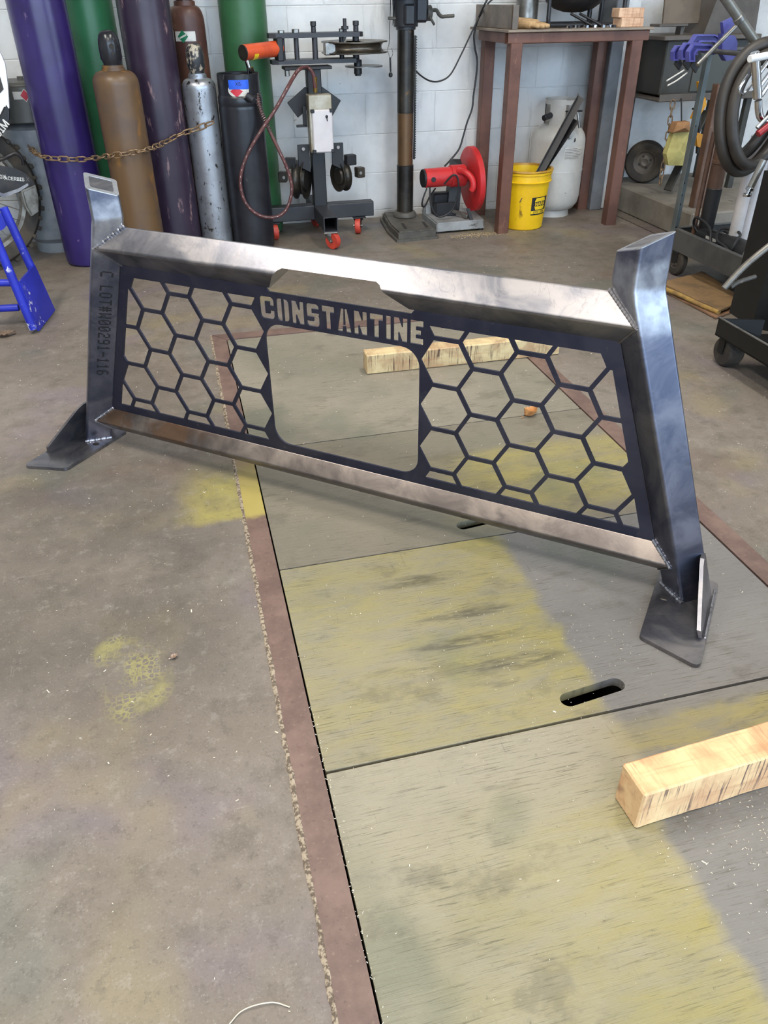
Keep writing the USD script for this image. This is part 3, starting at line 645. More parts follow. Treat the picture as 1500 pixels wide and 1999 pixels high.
# ------------------------------------------------------------------ tube bender on castors
BEND = paint('bender_grey', lin((44, 45, 49)), lin((54, 54, 58)), .45, metal=.1, scale=6, c3=lin((92, 86, 80)), lo3=.68, hi3=.78, scale3=40)
BENDB = paint('bender_black', lin((26, 27, 30)), lin((34, 34, 38)), .5, c3=lin((70, 66, 62)), lo3=.68, hi3=.78, scale3=40)
DIEM = paint('die_steel', lin((112, 104, 92)), lin((84, 78, 70)), .32, metal=.85, scale=9)
DIED = paint('die_dark', lin((56, 54, 50)), lin((72, 66, 58)), .38, metal=.6, scale=9)
ORANGE = paint('ram_orange', lin((206, 82, 44)), lin((184, 70, 40)), .4, scale=10, c3=lin((110, 84, 66)), lo3=.62, hi3=.72, scale3=24)
PUMP = paint('pump_box_white', lin((206, 200, 200)), lin((196, 190, 192)), .4, scale=6)
PUMPB = paint('pump_box_metal', lin((150, 138, 116)), lin((176, 168, 152)), .35, metal=.6, scale=10)
CHROME = paint('chrome', lin((210, 212, 216)), lin((190, 192, 196)), .16, metal=1.)
REDWHEEL = paint('caster_red', lin((196, 66, 48)), lin((168, 54, 42)), .45)
ZINC = paint('zinc', lin((150, 148, 142)), lin((124, 122, 118)), .35, metal=.8, scale=20)
BX, BY = .735, 4.33
B = thing('tube_bender', 'grey hydraulic tube bender with orange ram on a castored T-frame', 'tube bender', (BX, BY, 0))
B.add('cross_bar', sqtube((.44, BY+.037, .125), (1.03, BY+.037, .125), .075, t=.005), BEND, smooth=20)
B.add('long_bar', sqtube((BX, 4.045, .125), (BX, 4.60, .125), .075, t=.005), BEND, smooth=20)
B.add('column', sqtube((BX, BY+.02, .163), (BX, BY+.02, .80), .070, t=.005), BENDB, smooth=20)
def caster(T, x, y, ang, zt, r=.042, fork=ZINC, wheel=REDWHEEL):
    T.add('caster_plate', box((x, y, zt-.003), (.07, .08, .006), .001), fork)
    d = V(math.cos(ang), math.sin(ang), 0); c = V(x, y, r)+d*.022; ax = V(-d[1], d[0], 0)
    f = T.add('caster_fork', cat(rod((x, y, zt-.022), (x, y, zt-.006), .026), *[hull([V(x, y, zt-.02)+ax*s+d*.02, V(x, y, zt-.02)+ax*s-d*.02, c+ax*s+d*.012, c+ax*s-d*.012, c+ax*s+V(0, 0, -.012)]+[q+ax*.003 for q in (V(x, y, zt-.02)+ax*s+d*.02, V(x, y, zt-.02)+ax*s-d*.02, c+ax*s+d*.012, c+ax*s-d*.012, c+ax*s+V(0, 0, -.012))]) for s in (-.019, .016)]), fork)
    w = T.add('caster_wheel', xf(lathe([(0, -.013), (r*.55, -.013), (r*.6, -.014), (r*.95, -.014), (r, -.010), (r, .010), (r*.95, .014), (r*.6, .014), (0, .013)], 26), c, frame(ax)), wheel)
    f.add('axle_nut', rod(c-ax*.026, c+ax*.026, .006, 6), ZINC)
for (x, y, a) in ((.731, 4.075, -.9), (.946, 4.35, -1.9), (.470, 4.35, -1.4), (.735, 4.572, -1.2)): caster(B, x, y, a, .0885, wheel=REDWHEEL, fork=ZINC if y < 4.2 else BENDB)
zl, zu = .835, .945; yc_ = 4.35
def plate_out(x0, x1, z, h):
    return xf(prism(sg.Polygon([(x0, -.045), (x0+.03, -.06), (x1-.02, -.06), (x1, -.04), (x1, .04), (x1-.02, .06), (x0+.03, .06), (x0, .045)]), -h/2, h/2), (0, yc_, z))
B.add('upper_plate', plate_out(.525, .985, zu, .020), BEND, smooth=False); B.add('lower_plate', plate_out(.530, .965, zl, .018), BEND, smooth=False)
B.add('mount_plate', box((.705, yc_, .808), (.235, .11, .014), .002), BENDB)
def spacer(x, y, r, z0=zl, z1=zu): B.add('spacer_pin', rod((x, y, z0), (x, y, z1), r), BEND)
def bolt(x, y, z, r, h, k=6): return rod((x, y, z), (x, y, z+h), r, k)
for (x, y, r) in ((.585, yc_-.035, .014), (.655, yc_-.035, .012), (.745, yc_-.038, .0135), (.885, yc_, .012), (.955, yc_-.01, .016)): spacer(x, y, r)
for (x, y, r, h) in ((.585, yc_-.035, .016, .012), (.655, yc_-.035, .018, .016)): B.add('bolt_head', bolt(x, y, zu+.01, r, h), ZINC)
for (x, h, r) in ((.745, .046, .014), (.955, .045, .015)): B.add('drive_pin', cat(rod((x, yc_-.02, zu+.01), (x, yc_-.02, zu+.01+h*.55), r*.85), rod((x, yc_-.02, zu+.01+h*.55), (x, yc_-.02, zu+.01+h), r)), BEND)
B.add('lock_pin', cat(rod((.900, yc_-.02, zu+.01), (.900, yc_-.02, zu+.065), .009), rod((.900, yc_-.02, zu+.02), (.900, yc_-.02, zu+.034), .018, 6), hull([(.895, yc_-.03, zu-.03), (.905, yc_-.03, zu-.012), (.893, yc_-.03, zu-.012), (.895, yc_-.02, zu-.03), (.905, yc_-.02, zu-.012), (.893, yc_-.02, zu-.012)])), BEND)
B.add('bolt_head', bolt(.885, yc_, zu+.01, .011, .014), ZINC); B.add('bolt_head', bolt(.60, yc_-.04, .775, .012, .026), ZINC)
dc = aty(697, 95, 4.35)
R = .165
die = lathe([(0, -.026), (.04, -.026), (.05, -.02), (R-.03, -.020), (R-.004, -.026), (R, -.024), (R, -.021)]+[(R-.004-.026*math.cos(t), .021*math.sin(t)) for t in np.linspace(-1.35, 1.35, 11)]+[(R, .021), (R, .024), (R-.004, .026), (R-.03, .020), (.05, .02), (.04, .026), (0, .026)], 64)
B.add('bend_die', xf(die, (dc[0]-.01, yc_+.01, .890)), DIEM, label='large grooved steel bending die')
B.add('die_block', box((.815, yc_-.045, .888), (.055, .05, .055), .004), ZINC)
B.add('follower_plate', xf(prism(sg.Point(0, 0).buffer(.095, 24), -.003, .003), (1.00, yc_+.02, .805)), ZINC, smooth=False)
B.add('lower_pin', cat(rod((.965, yc_, .772), (.965, yc_, .835), .020), rod((.965, yc_, .765), (.965, yc_, .775), .016, 6)), BENDB)
# ram
ra, rb = aty(475, 103, 4.20), V(.575, 4.33, .893)
rm = B.add('ram', rod(ra, rb, .0335, 28), ORANGE, label='orange hydraulic ram with yellow sticker'); dr = unit(rb-ra)
rm.add('end_cap', rod(ra-dr*.004, ra+dr*.002, .0325, 28), DIED); rm.add('sticker', xf(lathe([(.0338, 0), (.0343, 0), (.0343, .026), (.0338, .026)], 16, -2.9, -.9), ra+dr*.042, frame(dr)), YELLOWL, label='yellow warning sticker')
B.add('ram_bracket', box((.572, yc_, .89), (.03, .13, .10), .004), BENDB)
fit = B.add('hose_fitting', cat(rod(ra+dr*.016+V(0, 0, -.03), ra+dr*.02+V(.008, 0, -.075), .011), rod(ra+dr*.02+V(.008, 0, -.06), ra+dr*.022+V(.011, 0, -.088), .017, 6), rod(ra+dr*.022+V(.011, 0, -.088), ra+dr*.03+V(.016, 0, -.12), .010)), CHROME)
HOSE = paint('hose_brown', lin((92, 52, 50)), lin((74, 44, 44)), .45, scale=40)
hp = [(512-20, 158), (498, 178), (508, 212), (525, 252), (548, 300), (563, 335), (570, 372), (559, 409), (537, 424), (506, 420), (481, 398), (470, 364), (473, 330), (487, 294), (512, 252), (537, 215), (559, 176), (573, 151), (584, 136), (598, 131), (611, 143), (615, 172)]
hpts = [ra+dr*.03+V(.016, 0, -.12)]+[aty(x, y, 4.095+(.03 if i < 4 else 0)+(.145 if i > 18 else .05 if i > 16 else 0)) for i, (x, y) in enumerate(hp[2:], 2)]
hose = B.add('hose', tube(hpts, .0085, 10, 8), HOSE, label='looped brown hydraulic hose with a white printed line')
hq = smooth_path(hpts, 8); dn = []
for i in range(24, len(hq)-12, 3):
    a, b = hq[i], hq[i]+(hq[i+1]-hq[i])*.9; n_ = V(-.17, -.98, .25)*.0082
    dn.append(bar(a+n_, b+n_, .0022, .0012, 0))
hose.add('printed_line', cat(*dn), LABELW, smooth=False)
sp = smooth_path(hpts, 8)[:18]; L_ = np.linspace(0, len(sp)-1.01, 150); co = []
for i, s in enumerate(L_):
    k = int(s); c = sp[k]+(sp[k+1]-sp[k])*(s-k); tdir = unit(sp[k+1]-sp[k]); a1 = unit(np.cross(tdir, (0, 1, .1))); b1 = np.cross(tdir, a1); co.append(c+.0115*(math.cos(i*.95)*a1+math.sin(i*.95)*b1))
B.add('spring_guard', tube(co, .0017, 5, 0), ZINC)
B.add('brass_sleeve', rod(aty(615, 150, 4.24), aty(616, 180, 4.25), .0105), BRASS)
dp = aty(487, 190, 4.10); B.add('dust_cap', rod(dp+V(-.014, 0, .008), dp+V(.014, 0, -.012), .017), BENDB); B.add('cap_cord', tube([dp, dp+V(.004, 0, .05), ra+dr*.02+V(.0, -.012, -.07)], .0022, 6, 6), BENDB)
# pump box
pb_ = B.add('pump_box', box((.742, 4.262, .568), (.118, .07, .262), .004), PUMPB, label='metal pump box')
pb_.add('cover', box((.748, 4.224, .535), (.104, .012, .196), .006), PUMP, label='white plastic cover')
for x in (.70, .795):
    for z in (.445, .628): pb_.add('clip', box((x, 4.221, z), (.018, .014, .016), .002), BENDB)
pb_.add('key', cat(rod((.770, 4.214, .602), (.770, 4.219, .602), .007), bar((.770, 4.214, .60), (.772, 4.212, .582), .004, .002, 0)), BENDB)
for s, zc, a in ((-1, .66, .7), (1, .66, .6)): B.add('bracket_plate', xf(box((0, 0, 0), (.12, .008, .085), .002), (BX+s*.065, 4.36, .655), Ry(-.62 if s < 0 else .6)), BENDB, smooth=False)
# spare dies and followers on the lower column
def spare(x, z, R, w, tilt):
    m = lathe([(0, -w*.5), (R*.5, -w*.5), (R*.6, -w*.32), (R*.86, -w*.4), (R, -w*.5), (R, -w*.42)]+[(R-w*.45*math.cos(t)*.9, w*.42*math.sin(t)) for t in np.linspace(-1.3, 1.3, 9)]+[(R, w*.42), (R, w*.5), (R*.86, w*.4), (R*.6, w*.32), (R*.5, w*.5), (0, w*.5)], 40)
    B.add('spare_die', xf(m, (x, 4.31, z), Rz(tilt)@Ry(PI/2)), DIED, label='spare grooved die hung on the column')
spare(.635, .30, .095, .058, -.45); spare(.850, .305, .075, .046, .35)
for s, x in ((-1, .652), (1, .83)):
    B.add('die_arm', hull([(x-.028, 4.275, .47), (x+.03, 4.275, .47), (x-.03, 4.275, .37), (x+.03, 4.275, .34), (x-.028, 4.295, .47), (x+.03, 4.295, .47), (x-.03, 4.295, .37), (x+.03, 4.295, .34)]), BENDB)
    B.add('bolt_head', rod((x+s*.002, 4.274, .452), (x+s*.002, 4.266, .452), .009, 12), CHROME)
    for k in range(2): B.add('follower_block', xf(box((0, 0, 0), (.055-.012*k, .045, .05), .004), (x+s*(.07+.045*k), 4.30-.02*k, .385-.06*k), Rz(.3*s)), DIED if k else BENDB)
    B.add('bolt_head', rod((x+s*.115, 4.26, .325), (x+s*.115, 4.252, .325), .008, 12), ZINC)
B.add('shelf_stub', cat(box((.655, 4.30, .555), (.055, .012, .012), .002), box((.672, 4.30, .60), (.02, .012, .09), .002)), BENDB)
# ------------------------------------------------------------------ drill press
CAST = paint('cast_iron_grey', lin((92, 88, 80)), lin((76, 73, 68)), .55, metal=.2, scale=12, c3=lin((120, 108, 90)), lo3=.64, hi3=.74, scale3=30)
COLM = paint('column_dark', lin((54, 52, 50)), lin((70, 66, 60)), .35, metal=.7, scale=6, c3=lin((112, 84, 56)), lo3=.6, hi3=.7, scale3=14)
COLR = paint('column_rust', lin((108, 82, 56)), lin((92, 72, 54)), .42, metal=.5, scale=6, c3=lin((74, 66, 58)), lo3=.56, hi3=.68, scale3=16)
D = thing('drill_press', 'floor-standing drill press column with crank and slotted cast foot, top out of view', 'drill press', (1.235, 4.42, 0))
dx, dy = 1.235, 4.425
fp = [fl(757, 457), fl(775, 474), fl(857, 466), (1.332, 4.50, 0), (1.31, 4.575, 0), (1.125, 4.575, 0)]
foot = sg.Polygon([(p[0], p[1]) for p in fp])
D.add('foot_base', cat(prism(foot.buffer(-.006).buffer(.006), 0, .014), prism(foot.buffer(-.014), .014, .042), prism(foot.buffer(-.022), .042, .050)), CAST, smooth=20)
for x in (1.165, 1.285): D.add('foot_slot', prism(sg.LineString([(x, 4.155), (x+.012, 4.265)]).buffer(.008), .050, .0512), BLACKPIT, smooth=False)
D.add('flange', lathe([(0, .05), (.062, .05), (.066, .055), (.066, .066), (.058, .078), (.046, .082), (0, .082)], 32).apply_translation((dx, dy, 0)), CAST)
for a in (-2.2, -.9, .7, 2.2): D.add('flange_bolt', rod((dx+.055*math.cos(a), dy+.055*math.sin(a), .066), (dx+.055*math.cos(a), dy+.055*math.sin(a), .078), .007, 6), CAST)
D.add('column_sleeve', rod((dx, dy, .075), (dx, dy, .325), .0465, 32), COLM, label='dark lower sleeve of the column')
D.add('column', rod((dx, dy, .30), (dx, dy, 1.75), .0425, 32), COLR, label='rust-brown column tube'); D.add('column_upper', lathe([(.0425, .58), (.0432, .585), (.0432, 1.7), (.0425, 1.7)], 32).apply_translation((dx, dy, 0)), COLM, label='dark upper stretch of the column')
rack_ = cat(box((dx+.0475, dy-.012, .64), (.008, .012, .58), .001), *[box((dx+.0525, dy-.012, .36+.0115*i), (.005, .012, .0055), 0) for i in range(50)])
D.add('rack_strip', rack_, COLM, smooth=False)
D.add('table_bracket', cat(rod((dx, dy, .968), (dx, dy, 1.15), .062, 32), rod((dx, dy, .955), (dx, dy, .970), .050, 32), box((dx+.07, dy-.01, 1.04), (.07, .08, .11), .012), box((dx, dy-.055, 1.02), (.055, .05, .09), .008)), BEND)
D.add('crank', cat(rod((dx+.10, dy-.02, 1.025), (dx+.125, dy-.02, 1.025), .034), tube([(dx+.125, dy-.03, 1.036), (dx+.15, dy-.03, 1.036), (dx+.165, dy-.03, 1.018), (dx+.18, dy-.03, 1.008)], .009, 8, 5), rod((dx+.178, dy-.03, 1.008), (dx+.245, dy-.03, 1.012), .008)), CAST, label='table crank with handle')
D.add('clamp_lever', cat(rod((dx-.06, dy-.03, 1.005), (dx-.10, dy-.03, 1.006), .007), rod((dx+.11, dy-.05, 1.01), (dx+.135, dy-.05, .975), .006)), CAST)
D.add('table', xf(rrect(.3, .3, .03) and prism(rrect(.30, .30, .03), 0, .03), (dx-.0, dy-.17, 1.16)), CAST, smooth=False)
T = thing('chuck_key', 'chuck key hanging on a thin black cord beside the drill press column', 'key', aty(763, 108, 4.40))
kp = [aty(763, -40, 4.40), aty(762, 30, 4.40), aty(760, 85, 4.40)]
T.add('cord', tube(kp, .0016, 6, 4), INK); T.add('snap_ring', tube([aty(760, 85, 4.4), aty(757, 97, 4.4), aty(760, 108, 4.4), aty(764, 112, 4.4), aty(767, 104, 4.4), aty(765, 94, 4.4)], .0013, 6, 6, closed=False), CHROME)
T.add('key_handle', cat(rod(aty(762, 112, 4.4), aty(763, 140, 4.4), .0042), lathe([(0, -.012), (.009, -.009), (.011, 0), (.008, .009), (0, .012)], 12).apply_translation(aty(763, 146, 4.4))), INK)
T.add('tassel', tube([aty(768, -30, 4.41), aty(769, 20, 4.41), aty(767, 50, 4.41)], np.linspace(.009, .001, 17), 8, 8), INK)
# ------------------------------------------------------------------ abrasive cut-off saw
SAWRED = paint('saw_red', lin((198, 44, 46)), lin((178, 38, 40)), .42, scale=8, c3=lin((128, 70, 60)), lo3=.62, hi3=.76, scale3=12)
SAWGREY = paint('saw_grey', lin((164, 166, 166)), lin((140, 141, 140)), .45, metal=.2, scale=8, c3=lin((92, 86, 78)), lo3=.6, hi3=.72, scale3=14)
SB = paint('saw_black', lin((30, 30, 32)), lin((40, 40, 42)), .5)
ang = .06
S = thing('cutoff_saw', 'red abrasive cut-off saw on a grey pressed-steel base', 'chop saw', (1.49, 4.37, 0))
bq = sg.Polygon([(1.348, 4.185), (1.640, 4.195), (1.665, 4.50), (1.352, 4.50)]).buffer(-.02).buffer(.02, 5)
S.add('base', cat(prism(bq, .012, .016), prism(bq.buffer(-.004), .016, .050), prism(bq.buffer(-.010), .050, .057)), SAWGREY, smooth=20)
for (x, y) in ((1.36, 4.205), (1.62, 4.215), (1.645, 4.475), (1.37, 4.475)): S.add('rubber_foot', rod((x, y, 0), (x, y, .014), .014), SB)
S.add('rear_riser', hull([(1.36, 4.42, .05), (1.42, 4.42, .05), (1.36, 4.50, .05), (1.42, 4.50, .05), (1.365, 4.44, .10), (1.395, 4.44, .10), (1.365, 4.49, .10), (1.395, 4.49, .10)]), SAWGREY)
gc = V(1.598, 4.335, .245); gR = .168; gax = unit(V(1, .03, .06))
guard = lathe([(0, -.022), (gR-.012, -.022), (gR, -.014), (gR, .014), (gR-.012, .022), (0, .022)], 48, -1.05, PI+.35)
Fg = frame(gax); zz = unit(V(0, 0, 1)-gax*gax[2]); yy = np.cross(gax, zz); S.add('blade_guard', xf(guard, gc, np.stack([yy, zz, gax], 1)), SAWRED, label='round red blade guard')
low = prism(sg.Point(0, 0).buffer(gR*.985, 32).intersection(sg.box(-.07, -.3, .3, .02)), -.014, .014)
S.add('lower_guard', xf(low, gc, np.stack([-yy, zz, gax], 1)), SAWRED, smooth=25)
S.add('abrasive_disc', xf(lathe([(0, -.0015), (gR*.9, -.0015), (gR*.9, .0015), (0, .0015)], 48), gc-V(0, 0, .012), np.stack([yy, zz, gax], 1)), SB)
ma, mb = V(1.305, 4.325, .266), V(1.55, 4.335, .268)
mt = S.add('motor', cat(rod(ma+V(.012, 0, 0), V(1.47, 4.33, .268), .049, 30), rod(V(1.465, 4.33, .268), mb, .057, 30)), SAWRED, label='red motor housing')
mt.add('end_vent', rod(ma, ma+V(.02, .001, 0), .0465, 30), SB); mt.add('brush_cap', rod(ma+V(.05, -.047, .0), ma+V(.05, -.052, 0), .013), SB)
S.add('handle', cat(tube([(1.50, 4.29, .30), (1.525, 4.245, .30), (1.552, 4.215, .272), (1.560, 4.205, .235), (1.553, 4.21, .21)], [.018, .019, .018, .017, .017, .017, .017, .017, .017, .017, .017, .017, .017, .017, .017, .017, .017, .017, .017, .017, .017, .017, .017, .017, .017, .017, .017, .017, .017, .017, .017, .017, .016][:33], 12, 8)), SAWRED, label='curved D-handle')
S.add('swing_arm', hull([(1.50, 4.40, .34), (1.55, 4.40, .34), (1.50, 4.44, .34), (1.47, 4.36, .10), (1.54, 4.36, .08), (1.47, 4.44, .06), (1.54, 4.44, .06), (1.55, 4.36, .30)]), SB)
S.add('pivot', box((1.47, 4.42, .11), (.16, .06, .12), .01), SB)
S.add('vise_fence', cat(box((1.45, 4.33, .095), (.12, .012, .07), .003), box((1.40, 4.38, .09), (.012, .10, .06), .003)), BENDB)
S.add('vise_screw', cat(rod((1.48, 4.335, .085), (1.53, 4.26, .080), .010), rod((1.525, 4.262, .08), (1.545, 4.225, .072), .014)), ZINC)
S.add('vise_handle', cat(hull([(1.535, 4.225, .115), (1.553, 4.225, .115), (1.56, 4.195, .03), (1.578, 4.195, .03), (1.535, 4.235, .115), (1.553, 4.235, .115), (1.56, 4.205, .03), (1.578, 4.205, .03)])), SB)
S.add('power_cord', tube([(1.42, 4.285, .24), (1.46, 4.262, .285), (1.485, 4.255, .27), (1.49, 4.25, .20), (1.46, 4.25, .11), (1.40, 4.255, .075), (1.36, 4.26, .095), (1.34, 4.275, .15), (1.34, 4.295, .225)], .0052, 8, 8), SB)
S.add('power_cord', tube([(1.325, 4.30, .22), (1.305, 4.30, .17), (1.302, 4.31, .13), (1.325, 4.33, .12), (1.36, 4.36, .16), (1.40, 4.38, .20)], .0045, 8, 8), SB)
# long cable from the bench down to the saw
cpx = [(962, -20), (945, 12), (932, 42), (926, 66), (927, 90), (932, 118), (930, 148), (925, 185), (922, 212), (912, 240), (905, 265), (897, 290), (882, 310), (868, 325)]
T = thing('power_cable', 'black cable dropping from the bench end to the red saw', 'cable', aty(926, 200, 4.50)); T.add('cable', tube([aty(x, y, 4.52 if y > 20 else 4.45) for x, y in cpx], .0052, 8, 8), SB)
cpx = [(985, -14), (958, 2), (938, 30), (918, 70), (900, 108), (880, 145), (860, 158), (840, 158), (820, 146), (806, 130)]
T = thing('power_cable', 'thin black cable sagging between the bench and the drill press column', 'cable', aty(860, 158, 4.52)); T.add('cable', tube([aty(x, y, 4.50) for x, y in cpx], .0042, 8, 8), SB)
# ------------------------------------------------------------------ steel bench
BRUST = paint('bench_rust', lin((112, 76, 62)), lin((94, 64, 54)), .5, metal=.15, scale=7, c3=lin((138, 98, 78)), lo3=.60, hi3=.72, scale3=22, stretch3=(1, 1, .4))
BTOP = paint('bench_top', lin((146, 130, 112)), lin((120, 106, 92)), .45, metal=.3, scale=7)
tx0, tx1, ty0, ty1, tz = 1.66, 2.42, 4.085, 4.615, .945
K = thing('steel_bench', 'rust-brown welded steel bench on four square legs against the wall', 'workbench', ((tx0+tx1)/2, (ty0+ty1)/2, 0))
for (x, y) in ((1.708, 4.125), (2.362, 4.125), (1.735, 4.56), (2.385, 4.53)): K.add('leg', sqtube((x, y, 0), (x, y, tz-.045), .062, t=.004), BRUST, smooth=20)
for (a, b) in (((tx0, ty0+.035), (tx1, ty0+.035)), ((tx0+.07, ty1-.05), (tx1-.05, ty1-.05))): K.add('apron_rail', sqtube((a[0], a[1], tz-.024), (b[0], b[1], tz-.024), .048, t=.003), BRUST, smooth=20)
for x in (tx0+.035, tx1-.035): K.add('side_rail', sqtube((x, ty0+.06, tz-.024), (x, ty1-.07, tz-.024), .048, t=.003), BRUST, smooth=20)
K.add('top_plate', box(((tx0+tx1)/2, (ty0+ty1)/2, tz+.006), (tx1-tx0+.02, ty1-ty0+.02, .012), .002), BTOP)
K.add('end_plate', cat(box((1.678, (ty0+ty1)/2+.01, tz+.062), (.010, .50, .10), .002), box((1.69, ty0+.012, tz+.062), (.03, .006, .10), .001)), paint('end_plate_steel', lin((126, 112, 98)), lin((104, 94, 84)), .4, metal=.5, scale=8), label='upright steel end plate at the left')
# things on the bench
ztop = tz+.012
GLOVE = paint('glove_leather', lin((190, 156, 112)), lin((164, 130, 92)), .8, scale=22, bump=.3)
def glove(x, y, rz, lab):
    t = thing('work_glove', lab, 'glove', (x, y, ztop), rz)
    ps = m3.Manifold.batch_hull([m3.Manifold.sphere(r, 16).translate(c) for c, r in (((0, 0, .022), .022), ((.05, .025, .02), .020), ((.05, -.025, .018), .018), ((-.05, .0, .024), .024))])
    for k, (dy, L, r) in enumerate(((.032, .055, .011), (.011, .065, .0115), (-.011, .060, .011), (-.031, .045, .010))):
        ps = ps+m3.Manifold.batch_hull([m3.Manifold.sphere(r, 12).translate((.055, dy*.9, .017)), m3.Manifold.sphere(r*.9, 12).translate((.055+L, dy*1.25, .012))])
    ps = ps+m3.Manifold.batch_hull([m3.Manifold.sphere(.013, 12).translate((.0, .02, .02)), m3.Manifold.sphere(.011, 12).translate((.045, .065, .014))])
    m = from_man(ps.refine_to_length(.008)); trimesh.smoothing.filter_taubin(m, iterations=8); m.apply_translation((0, 0, -m.bounds[0][2]))
    t.add('glove', m, GLOVE, local=True, smooth=True); t.add('cuff', xf(lathe([(.024, 0), (.030, .0), (.031, .045), (.026, .045)], 18), (-.05, 0, .031), Ry(-PI/2)), GLOVE, local=True)
glove(1.772, 4.175, -.95, 'tan leather work glove at the left end of the bench, fingers toward the front'); glove(1.805, 4.275, -.2, 'tan leather work glove lying behind the other one on the bench')
FR = paint('frame_black', lin((30, 30, 32)), lin((38, 38, 40)), .4)
T = thing('drum_stand', 'black tubular frame holding a black round-bottomed drum, on the bench', 'stand', (2.07, 4.32, ztop))
for y in (-.115, .125): T.add('frame_tube', tube([(-.16, y, .30), (-.16, y, .04), (-.15, y, .018), (-.13, y, .011), (.22, y, .011), (.24, y, .018), (.25, y, .04), (.25, y, .30)], .0105, 10, 3), FR, local=True)
T.add('cross_tube', rod((-.16, -.115, .25), (-.16, .125, .25), .010), FR, local=True); T.add('cross_tube', rod((.25, -.115, .25), (.25, .125, .25), .010), FR, local=True); T.add('foot_tube', rod((.12, .115, .012), (.12, -.115, .012), .010), FR, local=True)
T.add('drum', xf(lathe([(0, .060), (.05, .064), (.10, .078), (.14, .105), (.16, .15), (.165, .35), (.15, .36), (0, .36)], 36), (.03, .01, 0)), FR, local=True); T.add('drum_leg', rod((.13, .02, .01), (.13, .02, .11), .012), FR, local=True)
T = thing('steel_canister', 'shiny grey cylinder standing at the back left of the bench', 'canister', (1.90, 4.46, ztop)); T.add('body', lathe([(0, 0), (.055, 0), (.058, .004), (.058, .24), (.05, .25), (0, .25)], 32), ZINC, local=True); T.add('rim', lathe([(.058, .02), (.060, .022), (.060, .03), (.058, .032)], 32), ZINC, local=True)
for i in range(16):
    x, y = 1.99+.022*i*.9+.01*(i % 3), 4.115+.028*((i*7) % 4); t = thing('hex_nut', 'small loose nut in the row of hardware along the front of the bench', 'nut', (x, y, ztop), i*1.3, group='loose nuts on the bench'); t.add('nut', prism(sg.Polygon([(.011*math.cos(k*PI/3), .011*math.sin(k*PI/3)) for k in range(6)]).difference(sg.Point(0, 0).buffer(.006, 6)), 0, .011), CHROME if i % 3 else BENDB, local=True, smooth=False)
for i, (x, y, rz_, l_) in enumerate(((2.10, 4.20, 2.4, 'left of two black rods leaning across the bench under the drum'), (2.155, 4.21, 2.5, 'right of two black rods leaning across the bench under the drum'))):
    t = thing('steel_rod', l_, 'rod', (x, y, ztop), rz_); t.add('rod', rod((-.05, 0, .007), (.07, 0, .058), .006), BENDB, local=True)
t = thing('steel_strip', 'pale flat steel strip lying on the bench beside the wood blocks', 'strip', (2.27, 4.17, ztop), .1); t.add('strip', box((0, 0, .004), (.14, .03, .008), .001), ZINC, local=True)
WB = mat_wood('block_wood', lin((226, 190, 158)), lin((206, 166, 136)), lin((150, 112, 90)), .4)
for i, (x, y, z, sx, l_) in enumerate(((2.325, 4.155, ztop, .125, 'lower of two stacked pink-tan wood blocks at the right end of the bench'), (2.318, 4.158, ztop+.0405, .135, 'upper of two stacked pink-tan wood blocks at the right end of the bench'))):
    t = thing('wood_block', l_, 'wood block', (x, y, z), .05-.1*i); t.add('block', box((0, 0, .020), (sx, .085, .040), .002), WB, local=True)
t = thing('wood_block', 'small wood offcut standing behind the stacked blocks at the bench corner', 'wood block', (2.40, 4.22, ztop), .3); t.add('block', box((0, 0, .02), (.03, .06, .04), .002), WB, local=True)
# ------------------------------------------------------------------ yellow bucket with steel in it
YEL = paint('bucket_yellow', lin((236, 190, 22)), lin((226, 176, 18)), .4, scale=6, c3=lin((122, 92, 26)), lo3=.60, hi3=.74, scale3=18, stretch3=(1, 1, .45))
YELIN = paint('bucket_yellow_inside', lin((240, 204, 36)), lin((230, 190, 26)), .4)
bc = V(1.872, 4.225, 0)
U_ = thing('bucket', 'dirty yellow plastic bucket behind the front bench leg, holding black steel', 'bucket', bc)
r0, r1, h = .112, .138, .31
def rb_(z): return r0+(r1-r0)*z/h
U_.add('body', lathe([(0, 0), (r0-.006, 0), (r0, .006), (rb_(.2), .2), (rb_(.245), .245), (r1+.004, .247), (r1+.006, .252), (r1+.001, .256), (r1, .285), (r1+.005, .288), (r1+.005, .298), (r1-.001, .305), (r1-.006, .305)], 48), YEL, local=True)
U_.add('inside', lathe([(r1-.006, .305), (r1-.009, .29), (rb_(.2)-.005, .2), (r0-.006, .012), (0, .010)], 48), YELIN, local=True)
U_.add('rim', lathe([(r1-.008, .300), (r1+.007, .300), (r1+.010, .304), (r1+.007, .31), (r1-.006, .31), (r1-.008, .300)], 48), paint('bucket_rim', lin((170, 124, 40)), lin((196, 150, 44)), .4, scale=12), local=True)
def decal(t, shp, ang, z, mat, name, lay=0, **k):
    q = prism(shp, .0003+.0004*lay, .0007+.0004*lay) if not isinstance(shp, trimesh.Trimesh) else xf(shp, (0, 0, .0003+.0004*lay))
    m = q.subdivide_to_size(.012) if len(q.faces) < 3000 else q
    v = m.vertices.copy(); rr = rb_(z+v[:, 1])+v[:, 2]; a = v[:, 0]/rb_(z)+ang; m = m.copy(); m.vertices = np.stack([rr*np.sin(a), -rr*np.cos(a), z+v[:, 1]], 1)
    return t.add(name, m, mat, local=True, smooth=False, **k)
lb_ = decal(U_, sg.box(-.056, -.052, .056, .042), .40, .135, SB, 'label', 0, label='black printed label with a yellow hexagon reading NAPA and 1925-2000')
hx = sg.Polygon([(-.044, 0), (-.030, .031), (.030, .031), (.044, 0), (.030, -.031), (-.030, -.031)])
decal(lb_, hx, .40, .142, YELIN, 'hexagon', 1)
